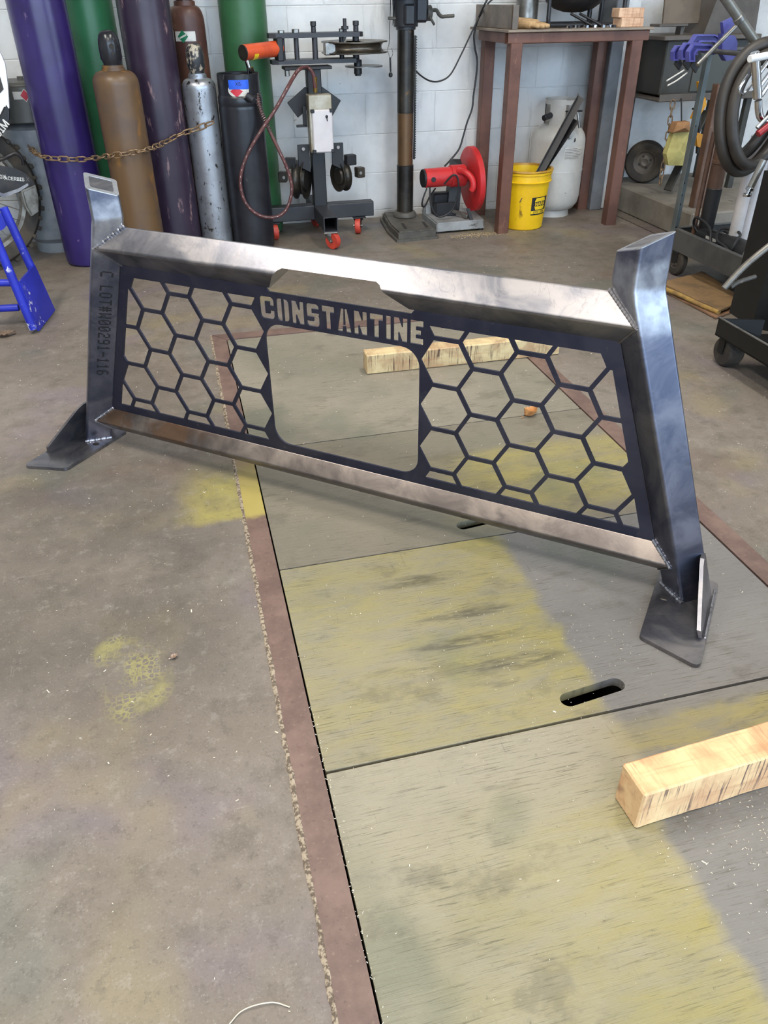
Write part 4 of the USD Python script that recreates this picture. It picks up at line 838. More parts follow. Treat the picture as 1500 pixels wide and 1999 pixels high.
decal(lb_, sg.box(-.043, -.0125, .043, .0125), .40, .142, SB, 'word_band', 2)
decal(lb_, text('NAPA', .019, .0004, True), .40, .142, YELIN, 'lettering', 3)
decal(lb_, sg.box(-.054, -.0085, .054, .0085), .40, .098, YELIN, 'year_band', 1)
decal(lb_, text('1925-2000', .0105, .0004, True), .40, .098, SB, 'lettering', 2)
def dip(r, q): return r-unit(q-r)*.20
ANG = paint('angle_black', lin((30, 29, 30)), lin((42, 40, 40)), .38, metal=.4, scale=12)
def angle(lab, p, q, w, rot, mat=ANG, slit=None):
    t = thing('angle_bar', lab, 'steel bar', p); L = np.linalg.norm(q-p)
    sec = sg.Polygon([(0, 0), (w, 0), (w, .004), (.004, .004), (.004, w), (0, w)])
    t.add('bar', xf(prism(sec, 0, L), p, frame(q-p)@Rz(rot)), mat, smooth=False)
    if slit: t.add('worn_edge', xf(box((w*.5, -.0004, L*.42), (.004, .0008, L*.22), 0), p, frame(q-p)@Rz(rot)), CHROME, smooth=False)
angle('longer black steel angle leaning out of the bucket', dip(bc+V(.045, -.05, .31), aty(1128, 186, 4.235)), aty(1128, 186, 4.235), .040, 2.4, slit=True)
angle('shorter black steel angle leaning in the bucket beside the longer one', dip(bc+V(.088, .0, .31), aty(1120, 232, 4.27)), aty(1120, 232, 4.27), .036, 2.2, slit=False)
t = thing('bracket', 'black bracket with two bare steel pegs, leaning above the bucket', 'bracket', aty(1122, 222, 4.315)); pa = aty(1108, 218, 4.30); pb2 = aty(1134, 216, 4.33)
t.add('plate', bar(pa, pb2, .035, .006), ANG)
for (a, b) in (((1112, 238), (1113, 272)), ((1128, 220), (1132, 250))): t.add('peg', rod(aty(*a, 4.30), aty(*b, 4.285), .007), ZINC)
# ------------------------------------------------------------------ propane cylinder
PROP = paint('propane_white', lin((206, 204, 198)), lin((190, 188, 182)), .42, scale=5, c3=lin((112, 98, 84)), lo3=.68, hi3=.74, scale3=34)
pc = V(2.155, 4.455, 0); pr = .153
Q = thing('propane_cylinder', 'white propane cylinder with guard collar behind the bucket', 'propane cylinder', pc)
prof = [(0, .03), (.09, .03), (.125, .045), (.146, .075), (pr, .115), (pr, .245), (pr+.002, .25), (pr+.002, .256), (pr, .26), (pr, .395)]+[(pr*math.cos(t)**.7, .395+.105*math.sin(t)) for t in np.linspace(.2, 1.45, 9)]+[(0, .501)]
Q.add('body', lathe(prof, 48), PROP, local=True); Q.add('foot_ring', lathe([(.098, 0), (.104, 0), (.100, .045), (.094, .045), (.098, 0)], 40), PROP, local=True)
for a0, a1 in ((-2.75, -1.75), (-1.15, .4), (.7, 2.9)): Q.add('guard_collar', lathe([(.088, .475), (.091, .475), (.092, .612), (.089, .616), (.086, .612), (.088, .475)], 20, a0, a1), PROP, local=True)
Q.add('collar_top', lathe([(.085, .590), (.0925, .590), (.0925, .613), (.085, .613), (.085, .590)], 40), PROP, local=True)
Q.add('valve', cat(rod((0, 0, .49), (0, 0, .57), .016), rod((0, 0, .545), (-.10, -.05, .535), .011), rod((-.08, -.04, .537), (-.135, -.07, .528), .016, 8)), BENDB, local=True); Q.add('handwheel', lathe([(0, .57), (.012, .57), (.026, .575), (.028, .585), (.02, .59), (0, .588)], 12), BENDB, local=True)
l_ = on(Q, prism(sg.box(-.075, -.033, .085, .033), .0003, .0007), pr, .30, .352, LABELW, 'label', label='worn paper label of small print')
for k in range(7): on(l_, prism(sg.box(-.07, -.0016, -.07+.13*(.6+.4*((k*5) % 7)/7), .0016), .0008, .0011), pr, .30, .376-.008*k, paint('print_grey', lin((140, 138, 134)), rough=.6), 'print_line')
on(Q, prism(P((-.005, -.012), (.006, -.004), (.004, .014), (-.003, .008)), .0003, .0006), pr, .18, .42, SB, 'scuff')
# ------------------------------------------------------------------ dirt bike front wheel at the left edge
RUB = paint('tyre_rubber', lin((46, 42, 38)), lin((70, 62, 52)), .8, scale=12, bump=.2)
PLW = paint('plastic_white', lin((232, 232, 236)), rough=.35); PLB = paint('plastic_black', lin((28, 28, 32)), lin((56, 50, 44)), .5, scale=10)
ALU = paint('dirty_alloy', lin((120, 116, 108)), lin((84, 78, 70)), .42, metal=.6, scale=18)
wc = V(-.968, 4.165, .338); wax = unit(V(.42, -.90, .08)); wR = .335; wu = unit(V(0, 0, 1)-wax*wax[2]); wv = np.cross(wu, wax); WF = np.stack([wv, wu, wax], 1)
DB = thing('dirt_bike', 'dirt bike with white plastics and muddy knobby front wheel, cut off by the left edge', 'motorcycle', (wc[0], wc[1], 0))
def wl(m): return xf(m, wc, WF)
ty = DB.add('tyre', wl(lathe([(wR-.075, -.030), (wR-.05, -.043), (wR-.02, -.042), (wR-.006, -.026), (wR-.002, 0), (wR-.006, .026), (wR-.02, .042), (wR-.05, .043), (wR-.075, .030), (wR-.08, 0), (wR-.075, -.030)], 60)), RUB, label='knobby black tyre')
for i in range(44):
    a = 2*PI*i/44
    for j, (r, t, w, h) in enumerate(((wR+.001, .017, .022, .020), (wR+.001, -.017, .022, .020), (wR-.013, .041, .013, .018), (wR-.013, -.041, .013, .018))):
        if (j < 2) == (i % 2 == 0): ty.add('tread_knob', wl(xf(box((0, 0, 0), (.020, h, w), .003), V(r*math.cos(a), r*math.sin(a), t), Rz(a))), RUB, smooth=False)
DB.add('rim', wl(lathe([(wR-.092, -.026), (wR-.076, -.030), (wR-.074, -.022), (wR-.086, 0), (wR-.074, .022), (wR-.076, .030), (wR-.092, .026), (wR-.097, 0), (wR-.092, -.026)], 56)), ALU)
DB.add('hub', wl(lathe([(0, -.05), (.035, -.05), (.04, -.03), (.022, -.02), (.022, .02), (.04, .03), (.035, .05), (0, .05)], 24)), ALU)
DB.add('spokes', wl(cat(*[rod((.036*math.cos(a+.5*s), .036*math.sin(a+.5*s), .03*t), ((wR-.088)*math.cos(a), (wR-.088)*math.sin(a), .004*t), .0022, 5) for i, a in enumerate(np.arange(32)*2*PI/32) for s, t in (((1, 1), (-1, 1), (1, -1), (-1, -1))[i % 4],)])), CHROME, kind='stuff')
disc = sg.Point(0, 0).buffer(.115, 24).difference(sg.Point(0, 0).buffer(.070, 20)).difference(unary_union([sa.rotate(sg.Point(.092, 0).buffer(.009), 30*k, origin=(0, 0)) for k in range(12)]))
DB.add('brake_disc', wl(prism(disc, .058, .062)), ALU, smooth=False, label='drilled brake disc')
def gp_(L_): 
    o = []
    for (x, y) in L_:
        d = ray(x, y); t = ((wc+wax*.075-EYE)@wax)/(d@wax); o.append((EYE+d*t-wc)@WF[:, :2])
    return sg.Polygon(o)
gd = gp_([(-45, 325), (0, 324), (30, 330), (50, 340), (62, 352), (70, 368), (72, 395), (70, 412), (54, 414), (45, 392), (40, 374), (20, 379), (-45, 392)]).buffer(.003)
g_ = DB.add('disc_guard', wl(prism(gd, .070, .078)), PLB, smooth=False, label='black disc guard with white maker lettering')
g2 = gp_([(38, 372), (66, 360), (72, 385), (72, 412), (58, 422), (46, 402)])
DB.add('caliper', wl(cat(prism(g2, .066, .098), prism(g2.buffer(-.008), .098, .106))), ALU, label='muddy brake caliper')
def onwheel(s, h, x, y, dz=.0785, sk=0, lift=wax*.0785):
    d = ray(x, y); t = ((wc+lift-EYE)@wax)/(d@wax); q = (EYE+d*t-wc)@WF[:, :2]; m = text(s, h, .0006, True); return wl(xf(m, (q[0], q[1], dz), Rz(sk)))
g_.add('lettering', onwheel('30X', .016, 2, 345, sk=-.16), LABELW, smooth=False); g_.add('lettering', onwheel('ACERBIS', .015, 28, 349, sk=-.20), LABELW, smooth=False); g_.add('lettering', onwheel('X', .017, 54, 350, sk=-.25), paint('faint_print', lin((96, 90, 84))), smooth=False)
def onplane(L_, Y): return [aty(x, y, Y) for x, y in L_]
def slab(L_, Y, th_, yoff=0):
    a = [p for p in onplane(L_, Y)]; po = sg.Polygon([(p[0], p[2]) for p in a]); return xf(prism(po, 0, th_), (0, Y+th_+yoff, 0), Rx(PI/2))
DB.add('mudguard', slab([(-60, 150), (0, 232), (8, 216), (12, 205), (18, 215), (18, 232), (0, 270), (-60, 300)], 4.14, .03), PLB, smooth=False, label='black mudguard end with white lettering').add('lettering', xf(text('JIM', .030, .001, True), aty(3, 250, 4.135), Rx(PI/2)@Rz(.75)), LABELW, smooth=False)
DB.add('number_plate', slab([(-70, 60), (-10, 88), (2, 106), (10, 126), (15, 165), (18, 212), (8, 208), (0, 224), (-70, 190)], 4.145, .022), PLW, smooth=False, label='white side plate').add('dark_panel', slab([(-50, 110), (-6, 136), (0, 150), (7, 174), (0, 182), (-50, 160)], 4.142, .004), PLB, smooth=False)
DB.add('fork_leg', rod(wc+wax*.085+V(-.02, 0, -.02), aty(-30, 120, 4.2), .028, 20), PLB); DB.add('fork_leg', rod(wc-wax*.085, aty(-10, 110, 4.35), .028, 20), PLB)
DB.add('brake_hose', tube([aty(-20, 306, 4.12), aty(2, 311, 4.12), aty(18, 304, 4.12), aty(30, 300, 4.13), aty(42, 308, 4.14), aty(46, 322, 4.15)], .008, 8, 6), PLB); DB.add('axle', rod(wc-wax*.11, wc+wax*.115, .016, 12), ALU)
DB.add('chrome_guard', slab([(-20, 366), (6, 378), (36, 368), (54, 358), (56, 362), (38, 374), (8, 386), (-20, 372)], 4.09, .01), CHROME, smooth=False, label='bright scuffed guard edge')
# ------------------------------------------------------------------ blue stand with chipped paint
def mat_blue():
    g = G(); p = g.pos(); n = g.noise(p, 38, 6, .65); nz = g.xyz(g.add('geometry', 'normal'))
    edge = g.ramp(g.noise(p, 7, 3), .52, .62)
    col = g.mix(g.ramp(g.noise(p, 6, 4), .4, .65), lin((36, 48, 176)), lin((28, 38, 154)))
    return g.out('blue_chipped', base_color=g.mix(g.mul(g.ramp(n, .56, .60), edge), col, lin((206, 206, 212))), roughness=.42)
BLUE = mat_blue()
ST = thing('bike_stand', 'blue tubular bike stand with chipped paint beside the dirt bike at the left edge', 'bike stand', (-.72, 3.34, 0))
p1, p2 = fl(66, 645, .012), fl(98, 603, .012); q1, q2 = aty(0, 486, p1[1]), aty(17, 428, p2[1])
e1, e2 = p1+(q1-p1)*1.35, p2+(q2-p2)*1.12
ST.add('leg_tube', tube([p1+V(0, 0, .006), e1], .017, 12, 0), BLUE); ST.add('leg_tube', tube([p2+V(0, 0, .006), e2], .017, 12, 0), BLUE)
c1, c2 = p1+(q1-p1)*.60, p2+(q2-p2)*.50; fn2 = unit(np.cross(p2-p1, c1-p1)); fn2 = fn2 if fn2[0] > 0 else -fn2
ST.add('foot_plate', hull([p+fn2*s for p in (p1+V(0, .01, -.008), p2+V(0, 0, -.008), c1, c2) for s in (.012, .020)]), BLUE, label='flat blue foot plate between the legs', smooth=False)
for (a, b) in (((28, 552), (-60, 552)), ((37, 600), (-60, 606))): ST.add('cross_tube', rod(aty(*a, 3.30), aty(*b, 3.32), .014, 14), BLUE)
ST.add('top_gusset', slab([(-60, 425), (0, 418), (12, 414), (18, 420), (17, 436), (6, 448), (-60, 470)], 3.44, .03), BLUE, smooth=False)
for k, (dx_, y_) in enumerate(((-1.02, 3.20), (-1.02, 3.47))): ST.add('leg_tube', tube([V(dx_, y_, .017), V(dx_+.12, y_, .42)], .017, 12, 0), BLUE)
# ------------------------------------------------------------------ dead leaves, litter
LEAF = paint('leaf_brown', lin((168, 122, 82)), lin((132, 94, 64)), .7, scale=40)
def leaf(lab, x, y, z, s, rz_, curl, mat=LEAF):
    t_ = np.linspace(0, 1, 15); vs, fs = [], []
    for i, a in enumerate(t_):
        w = .36*math.sin(PI*a**.8)*(1+.25*math.sin(i*2.1)); 
        for j, b in enumerate((-1, -.5, 0, .5, 1)): vs.append(((a-.5)*s, b*w*s, curl*s*(b*b*.35+.5*(a-.5)**2)+.0015+.012*s*math.sin(i*1.7+j)))
        if i:
            o = 5*i
            for j in range(4): fs += [(o-5+j, o-4+j, o+1+j), (o-5+j, o+1+j, o+j)]
    v = np.array(vs); n_ = len(v); v2 = np.vstack([v, v+V(0, 0, .0008)]); f2 = np.array(fs); m = trimesh.Trimesh(v2, np.vstack([f2[:, ::-1], f2+n_]), process=False)
    m.apply_translation((0, 0, -m.bounds[0][2]+.0003)); t = thing('dry_leaf', lab, 'leaf', (x, y, z), rz_); t.add('leaf_blade', m, mat, local=True, smooth=True); t.add('stem', rod((-.5*s, 0, .004), (-.72*s, .04*s, .003), .0011, 5), mat, local=True)
L_ = fl(1036, 812); leaf('curled dry tan leaf on the far boards, seen through the right honeycomb', L_[0], L_[1], 0, .050, .25, 1.3, paint('leaf_tan', lin((206, 150, 92)), lin((176, 120, 70)), .7, scale=40))
L_ = fl(12, 656); leaf('crumpled brown leaf on the concrete below the blue stand', L_[0], L_[1], 0, .075, .1, .5, paint('leaf_dull', lin((122, 102, 84)), lin((96, 80, 66)), .8, scale=40))
L_ = fl(341, 1284); leaf('tiny dry leaf scrap on the concrete near the yellow boot print', L_[0], L_[1], 0, .016, .4, .9, paint('leaf_pale', lin((176, 152, 132)), lin((120, 98, 82)), .8, scale=80))
STRAW = paint('straw', lin((214, 206, 188)), lin((196, 184, 160)), .6)
T = thing('fiber', 'thin pale curved fiber lying on the concrete at the bottom edge', 'fiber', fl(500, 1965)); T.add('strand', tube([fl(448, 1999, .002), fl(470, 1975, .003), fl(500, 1962, .004), fl(535, 1957, .003), fl(566, 1966, .002)], .0008, 5, 6), STRAW)
chips = []
def chip(x, y, s):
    a = RNG.uniform(0, PI); m = box((0, 0, .0006), (s*RNG.uniform(.8, 3.2), s*RNG.uniform(.4, .9), .0009), 0); chips.append(xf(m, (x, y, .0002), Rz(a)))
for i in range(1500):
    x, y = RNG.uniform(-.9, 1.9), RNG.uniform(.35, 3.6); chip(x, y, RNG.choice([.0009, .0013, .002], p=[.6, .3, .1])*(.7+.25*y))
for i in range(420):
    x, y = RNG.normal(.80, .14), RNG.normal(.54, .06)
    if x > .57: chip(x, y, .0012)
for i in range(160): chip(RNG.normal(.62, .12), RNG.normal(.98, .10), .001)
for i in range(200): chip(IX0+RNG.normal(0, .006), RNG.uniform(.35, 1.0), .0012)
for (x, y) in ((94, 1350), (205, 1310), (328, 1193), (374, 1193), (462, 1468), (540, 1430), (212, 1490), (800, 1690), (1375, 1684), (1090, 1720), (1083, 1390)): L_ = fl(x, y); chip(L_[0], L_[1], .0032)
single('wood_chips', cat(*chips), STRAW, 'pale specks of sawdust and wood chips scattered over the floor and boards', 'wood chips', kind='stuff', smooth=False)
dust = [(m_ := box((0, 0, .0008), (.004*RNG.uniform(.6, 2), .004*RNG.uniform(.5, 1), .0012), 0), xf(m_, (RNG.normal(1.56, .10), RNG.normal(4.11, .022), .0002), Rz(RNG.uniform(0, 3))))[1] for _ in range(260)]
single('sawdust', cat(*dust), paint('sawdust_tan', lin((190, 168, 128)), rough=.9), 'tan sawdust spilled on the concrete in front of the red saw', 'sawdust', kind='stuff', smooth=False)
# ------------------------------------------------------------------ utility cart and what stands in it
CART = paint('cart_grey', lin((86, 86, 84)), lin((72, 72, 72)), .42, metal=.2, scale=8, c3=lin((128, 120, 110)), lo3=.66, hi3=.76, scale3=24)
CARTD = paint('cart_post', lin((96, 104, 104)), lin((80, 88, 88)), .4, metal=.2, scale=8, c3=lin((130, 128, 104)), lo3=.62, hi3=.74, scale3=10)
cx0, cx1, cy0, cy1 = 2.185, 2.60, 2.47, 3.235
C = thing('utility_cart', 'grey steel utility cart with angle-iron posts and a low tool tray', 'cart', ((cx0+cx1)/2, (cy0+cy1)/2, 0))
C.add('tray_floor', box(((cx0+cx1)/2, (cy0+cy1)/2, .112), (cx1-cx0, cy1-cy0, .006), .001), CART)
for (c, s) in (((cx0, (cy0+cy1)/2), (.006, cy1-cy0)), ((cx1, (cy0+cy1)/2), (.006, cy1-cy0)), (((cx0+cx1)/2, cy0), (cx1-cx0, .006)), (((cx0+cx1)/2, cy1), (cx1-cx0, .006))):
    C.add('tray_side', cat(box((c[0], c[1], .155), (*s, .092), .001), box((c[0]+(.008 if c[0] == cx0 else -.008 if c[0] == cx1 else 0), c[1]+(.008 if c[1] == cy0 else -.008 if c[1] == cy1 else 0), .2), (s[0]+.014 if s[0] < .01 else s[0], s[1]+.014 if s[1] < .01 else s[1], .005), .001)), CART, smooth=False)
for (x, y, sx, sy) in ((cx0-.004, cy1+.004, 1, -1), (cx1+.004, cy1+.004, -1, -1), (cx0-.004, cy0-.004, 1, 1), (cx1+.004, cy0-.004, -1, 1)):
    po_ = C.add('post', cat(box((x+sx*.019, y, .51), (.038, .004, .80), .001), box((x, y+sy*.015, .51), (.004, .030, .80), .001)), CARTD, smooth=False)
    if sy < 0:
        for z in (.16, .30, .34, .39, .62): po_.add('screw', rod((x+sx*.019, y-.004, z), (x+sx*.019, y-.007, z), .005, 6), BENDB)
C.add('top_rail', cat(rod((cx0, cy0, .90), (cx0, cy1, .90), .009), rod((cx1, cy0, .90), (cx1, cy1, .90), .009), rod((cx0, cy1, .90), (cx1, cy1, .90), .009), rod((cx0, cy0, .90), (cx1, cy0, .90), .009)), CART)
for (x, y) in ((cx0+.02, cy1-.06), (cx1-.05, cy1-.06), (cx0+.05, cy0+.06), (cx1-.05, cy0+.06)):
    C.add('caster_fork', cat(box((x, y, .107), (.06, .06, .006), .001), box((x-.018, y, .085), (.004, .04, .05), .001), box((x+.018, y, .085), (.004, .04, .05), .001)), BENDB)
    w = C.add('caster_wheel', xf(lathe([(0, -.012), (.03, -.012), (.034, -.016), (.058, -.016), (.064, -.010), (.064, .010), (.058, .016), (.034, .016), (.03, .012), (0, .012)], 30), (x-.002, y, .0645), Ry(PI/2)), RUB)
    for k in range(5): w.add('wheel_spoke', box((x-.016, y+.02*math.cos(k*1.257), .0645+.02*math.sin(k*1.257)), (.003, .008, .008), .001), ALU)
# angle grinder in the tray
g0, g1 = V(2.285, 3.15, .178), V(2.285, 2.66, .178)
A_ = thing('angle_grinder', 'long black angle grinder with grey gear head lying in the cart tray', 'angle grinder', (2.24, 2.9, .115))
A_.add('rear_handle', rod(g0, g0+(g1-g0)*.36, .034, 22, .040), SB); A_.add('motor_body', rod(g0+(g1-g0)*.34, g0+(g1-g0)*.76, .048, 24, .054), SB)
hd = A_.add('gear_head', cat(rod(g0+(g1-g0)*.75, g0+(g1-g0)*.84, .056, 24), hull([g0+(g1-g0)*.82+V(a, 0, b) for a in (-.052, .052) for b in (-.05, .05)]+[g1+V(a, 0, b) for a in (-.045, .045) for b in (-.05, .035)])), paint('gear_head', lin((168, 170, 170)), lin((140, 140, 140)), .4, metal=.4, scale=14), label='cast grey gear head')
for (a, b) in ((.88, .02), (.95, -.012), (.85, -.02)): hd.add('screw', rod(g0+(g1-g0)*a+V(-.054, 0, b), g0+(g1-g0)*a+V(-.044, 0, b), .007, 10), SB)
A_.add('label_strip', box((2.248, 3.02, .194), (.002, .09, .012), 0), LABELW, smooth=False); A_.add('trigger', box((2.285, 3.03, .215), (.02, .10, .012), .003), SB)
A_.add('cord', tube([g0+V(0, .02, .0), g0+V(-.02, .045, .04), g0+V(-.03, .02, .075), g0+V(-.03, -.06, .065), g0+V(-.05, -.13, .045), g0+V(-.062, -.17, .0), g0+V(-.06, -.24, -.02), g0+V(-.062, -.30, .01), g0+V(-.045, -.30, .05), g0+V(0, -.26, .066), g0+V(.02, -.19, .065), g0+V(-.02, -.15, .066), g0+V(-.055, -.19, .03), g0+V(-.066, -.27, .02), g0+V(-.066, -.36, -.01), g0+V(-.068, -.44, -.03), g0+V(-.06, -.50, -.04)], .0058, 8, 8), SB)
t = thing('hand_tool', 'small black tool with white lettering strip standing in the cart tray', 'tool', (2.36, 3.05, .116)); t.add('body', box((0, 0, .055), (.06, .05, .11), .01), SB, local=True); t.add('label_strip', box((-.0305, 0, .085), (.001, .04, .014), 0), LABELW, local=True, smooth=False)
# uprights in the cart
RBAR = paint('old_brown_bar', lin((104, 78, 62)), lin((84, 62, 50)), .5, scale=8, c3=lin((130, 104, 84)), lo3=.62, hi3=.74, scale3=20)
def stand(name, lab, cat_, px0, Yx, z0, ztop, prt, mat, r=None, w=None):
    b = aty(px0[0], px0[1], Yx); t = thing(name, lab, cat_, (b[0], Yx, z0))
    m = sqtube((0, 0, 0), (0, 0, ztop-z0), w, w*.8, t=.004) if w else rod((0, 0, 0), (0, 0, ztop-z0), r, 20)
    return t.add(prt, m, mat, local=True)
stand('square_tube', 'brown square steel tube leaning upright behind the cart, left of the black pipe', 'steel tube', (1374, 330), 3.80, .141, .72, 'tube', RBAR, w=.062)
stand('steel_bar', 'thin rusty bar standing in the cart tray in front of the brown tube', 'steel bar', (1378, 340), 3.205, .116, .60, 'bar', RBAR, r=.010)
p = aty(1404, 330, 3.17); t = thing('air_hammer', 'brown and black pipe-shaped tool standing tip-down in the cart tray', 'tool', (p[0], 3.17, .116))
t.add('tip', rod((0, 0, 0), (0, 0, .06), .008, 14, .012), SB, local=True); t.add('barrel', rod((0, 0, .055), (0, 0, .26), .030, 22, .033), SB, local=True); t.add('sleeve', rod((0, 0, .25), (0, 0, .50), .030, 22), RBAR, local=True); t.add('ring', rod((0, 0, .36), (0, 0, .375), .034, 22), RBAR, local=True)
p = aty(1392, 340, 3.20); t = thing('steel_bar', 'grey-brown flat bar standing in the cart tray beside the black pipe tool', 'steel bar', (p[0], 3.20, .116)); t.add('bar', bar((0, 0, 0), (0, 0, .5), .028, .012), RBAR, local=True)
PVC = paint('pvc_white', lin((206, 200, 198)), lin((186, 182, 180)), .4)
for i, (px_, l_) in enumerate(((1449, 'leftmost of three white plastic tubes standing upright in the cart'), (1467, 'middle of three white plastic tubes standing upright in the cart'), (1484, 'rightmost of three white plastic tubes standing upright in the cart'))):
    p = aty(px_, 400, 2.95+.02*i); t = thing('plastic_tube', l_, 'plastic tube', (p[0], 2.95+.02*i, .116)); t.add('tube', lathe([(.021, 0), (.026, 0), (.026, .50+.03*i), (.021, .50+.03*i), (.021, 0)], 24), PVC, local=True)
# coiled hose hung on the cart
HB = paint('hose_black', lin((46, 42, 38)), lin((58, 52, 46)), .5, scale=10)
hc = aty(1476, 214, 2.88)
T = thing('hose_coil', 'thick black hose hanging in loops over the cart rail', 'hose', hc)
for k, (R_k, off, r_) in enumerate(((.190, 0, .024), (.145, .035, .024), (.165, -.045, .022))): T.add('loop', tube([hc+V(R_k*.80*math.cos(a), off-.02*math.sin(2*a), R_k*1.16*math.sin(a)) for a in np.linspace(0, 2*PI, 25)[:-1]], r_, 12, 2, closed=True), HB)
# blue clamps
CL = paint('clamp_blue', lin((84, 84, 160)), lin((70, 70, 140)), .45, scale=10)
CLD = paint('clamp_blue_dark', lin((58, 58, 124)), lin((48, 48, 108)), .5)
def clamp(lab, cx, cy_, Y, k, flip=1):
    t = thing('clamp', lab, 'clamp', aty(cx, cy_, Y))
    po = [(-30, 22), (-30, 2), (-20, -13), (12, -13), (24, -6), (26, 6), (18, 8), (10, 0), (-14, 0), (-18, 8), (-18, 22)]
    qp = sg.Polygon([(p_[0], p_[2]) for p_ in onplane([(cx+flip*x*k, cy_+y*k) for x, y in po], Y)])
    mk = lambda s_, y0, y1: xf(prism(s_, -y1, -y0), (0, Y, 0), Rx(PI/2))
    t.add('jaw_rim', mk(qp.difference(qp.buffer(-.006)), 0, .026), CL, smooth=False); t.add('jaw_web', mk(qp.buffer(-.0055), .009, .017), CLD, smooth=False); t.add('grip', slab([(cx+flip*x*k, cy_+y*k) for x, y in [(-26, 30), (-20, 14), (-14, 14), (-10, 30), (-16, 44)]], Y+.004, .012), SB, smooth=False)
clamp('blue clamp hanging on the cart rail, foremost of the blue clamps', 1376, 99, 3.18, 1.0); clamp('blue clamp behind the foremost one, middle of the row on the cart rail', 1360, 96, 3.235, .95); clamp('blue clamp with two bright pins, leftmost on the cart rail', 1341, 100, 3.29, .85); clamp('tall blue clamp at the upper right of the clamp row', 1384, 82, 3.34, 1.15)
t = thing('clamp', 'big blue clamp pad at the right end of the row', 'clamp', aty(1424, 92, 3.14)); t.add('pad', slab([(1411, 66), (1436, 70), (1441, 84), (1436, 116), (1418, 119), (1410, 104)], 3.14, .03), CL, smooth=False); t.add('arm', slab([(1412, 44), (1432, 34), (1434, 48), (1424, 62), (1414, 66)], 3.15, .02), CL, smooth=False)
t = thing('steel_rod', 'bare grey rod slanting up across the blue clamps', 'rod', aty(1400, 84, 3.10)); t.add('rod', rod(aty(1362, 127, 3.10), aty(1442, 46, 3.12), .0085, 14), ZINC)
for i, (a, b, l_) in enumerate((((1302, 158), (1336, 137), 'upper of the pale tungsten rods sticking out left of the blue clamps'), ((1304, 167), (1342, 142), 'lower of the pale tungsten rods sticking out left of the blue clamps'))):
    t = thing('welding_rod', l_, 'welding rod', aty(*a, 3.2)); t.add('rod', tube([aty(*a, 3.2), (aty(*a, 3.2)+aty(*b, 3.22))/2+V(0, 0, -.004*i), aty(*b, 3.22)], .0032, 8, 5), LABELW)
# shiny tools at right edge
t = thing('chrome_wrench', 'chrome T-handle wrench hanging upright at the right edge', 'wrench', aty(1475, 150, 2.66)); t.add('shaft', rod(aty(1474, 102, 2.66), aty(1480, 192, 2.66), .0155, 20), CHROME); t.add('bent_end', tube([aty(1481, 196, 2.665), aty(1482, 215, 2.665), aty(1486, 230, 2.665), aty(1498, 238, 2.665)], .0125, 12, 5), CHROME); t.add('cross_bar', rod(aty(1464, 115, 2.64), aty(1512, 106, 2.66), .012, 16), paint('pipe_white', lin((224, 222, 218)), rough=.3))
t = thing('shackle', 'small chrome shackle hanging beside the T-handle wrench', 'shackle', aty(1455, 165, 2.7)); t.add('bow', tube([aty(1462, 146, 2.7), aty(1450, 163, 2.7), aty(1444, 176, 2.7), aty(1449, 184, 2.7), aty(1458, 178, 2.7), aty(1470, 160, 2.7)], .0055, 10, 5), CHROME)
for i, (a, b) in enumerate((((1500, 120), (1478, 150)), ((1505, 140), (1482, 172)), ((1505, 160), (1486, 188)))): t = thing('chrome_socket', 'small chrome socket bar behind the T-handle wrench at the right edge', 'socket', aty(*b, 2.71), group='chrome socket bars at the right edge'); t.add('bar', rod(aty(*a, 2.71), aty(*b, 2.71), .008, 14), CHROME)
t = thing('torch_nozzle', 'slanting brushed-metal torch tube with a slotted tip, right of the white tubes', 'torch', aty(1474, 350, 2.55)); t.add('tube', rod(aty(1492, 312, 2.55), aty(1466, 366, 2.55), .0125, 18), ZINC); t.add('tip', cat(rod(aty(1466, 366, 2.55), aty(1463, 372, 2.55), .015, 18), rod(aty(1460, 378, 2.55), aty(1459, 383, 2.55), .015, 18), rod(aty(1466, 366, 2.55), aty(1459, 383, 2.55), .009, 12)), CHROME)
t = thing('screwdriver', 'red-handled tool at the right edge below the chrome wrench', 'screwdriver', aty(1490, 258, 2.62)); t.add('handle', rod(aty(1480, 262, 2.62), aty(1512, 236, 2.62), .013, 14), paint('handle_red', lin((150, 34, 40)), rough=.3)); t.add('blade', rod(aty(1478, 250, 2.62), aty(1502, 226, 2.62), .007, 10), ZINC)
t = thing('steel_pipe', 'long grey pipe slanting down at the upper right corner', 'pipe', aty(1450, 46, 3.0)); t.add('pipe', rod(aty(1405, -20, 3.0), aty(1488, 100, 3.0), .0175, 18), paint('pipe_grey', lin((128, 126, 118)), lin((108, 106, 100)), .4, metal=.5)); t.add('sleeve', rod(aty(1440, 32, 3.0), aty(1446, 41, 3.0), .0205, 18), ZINC)
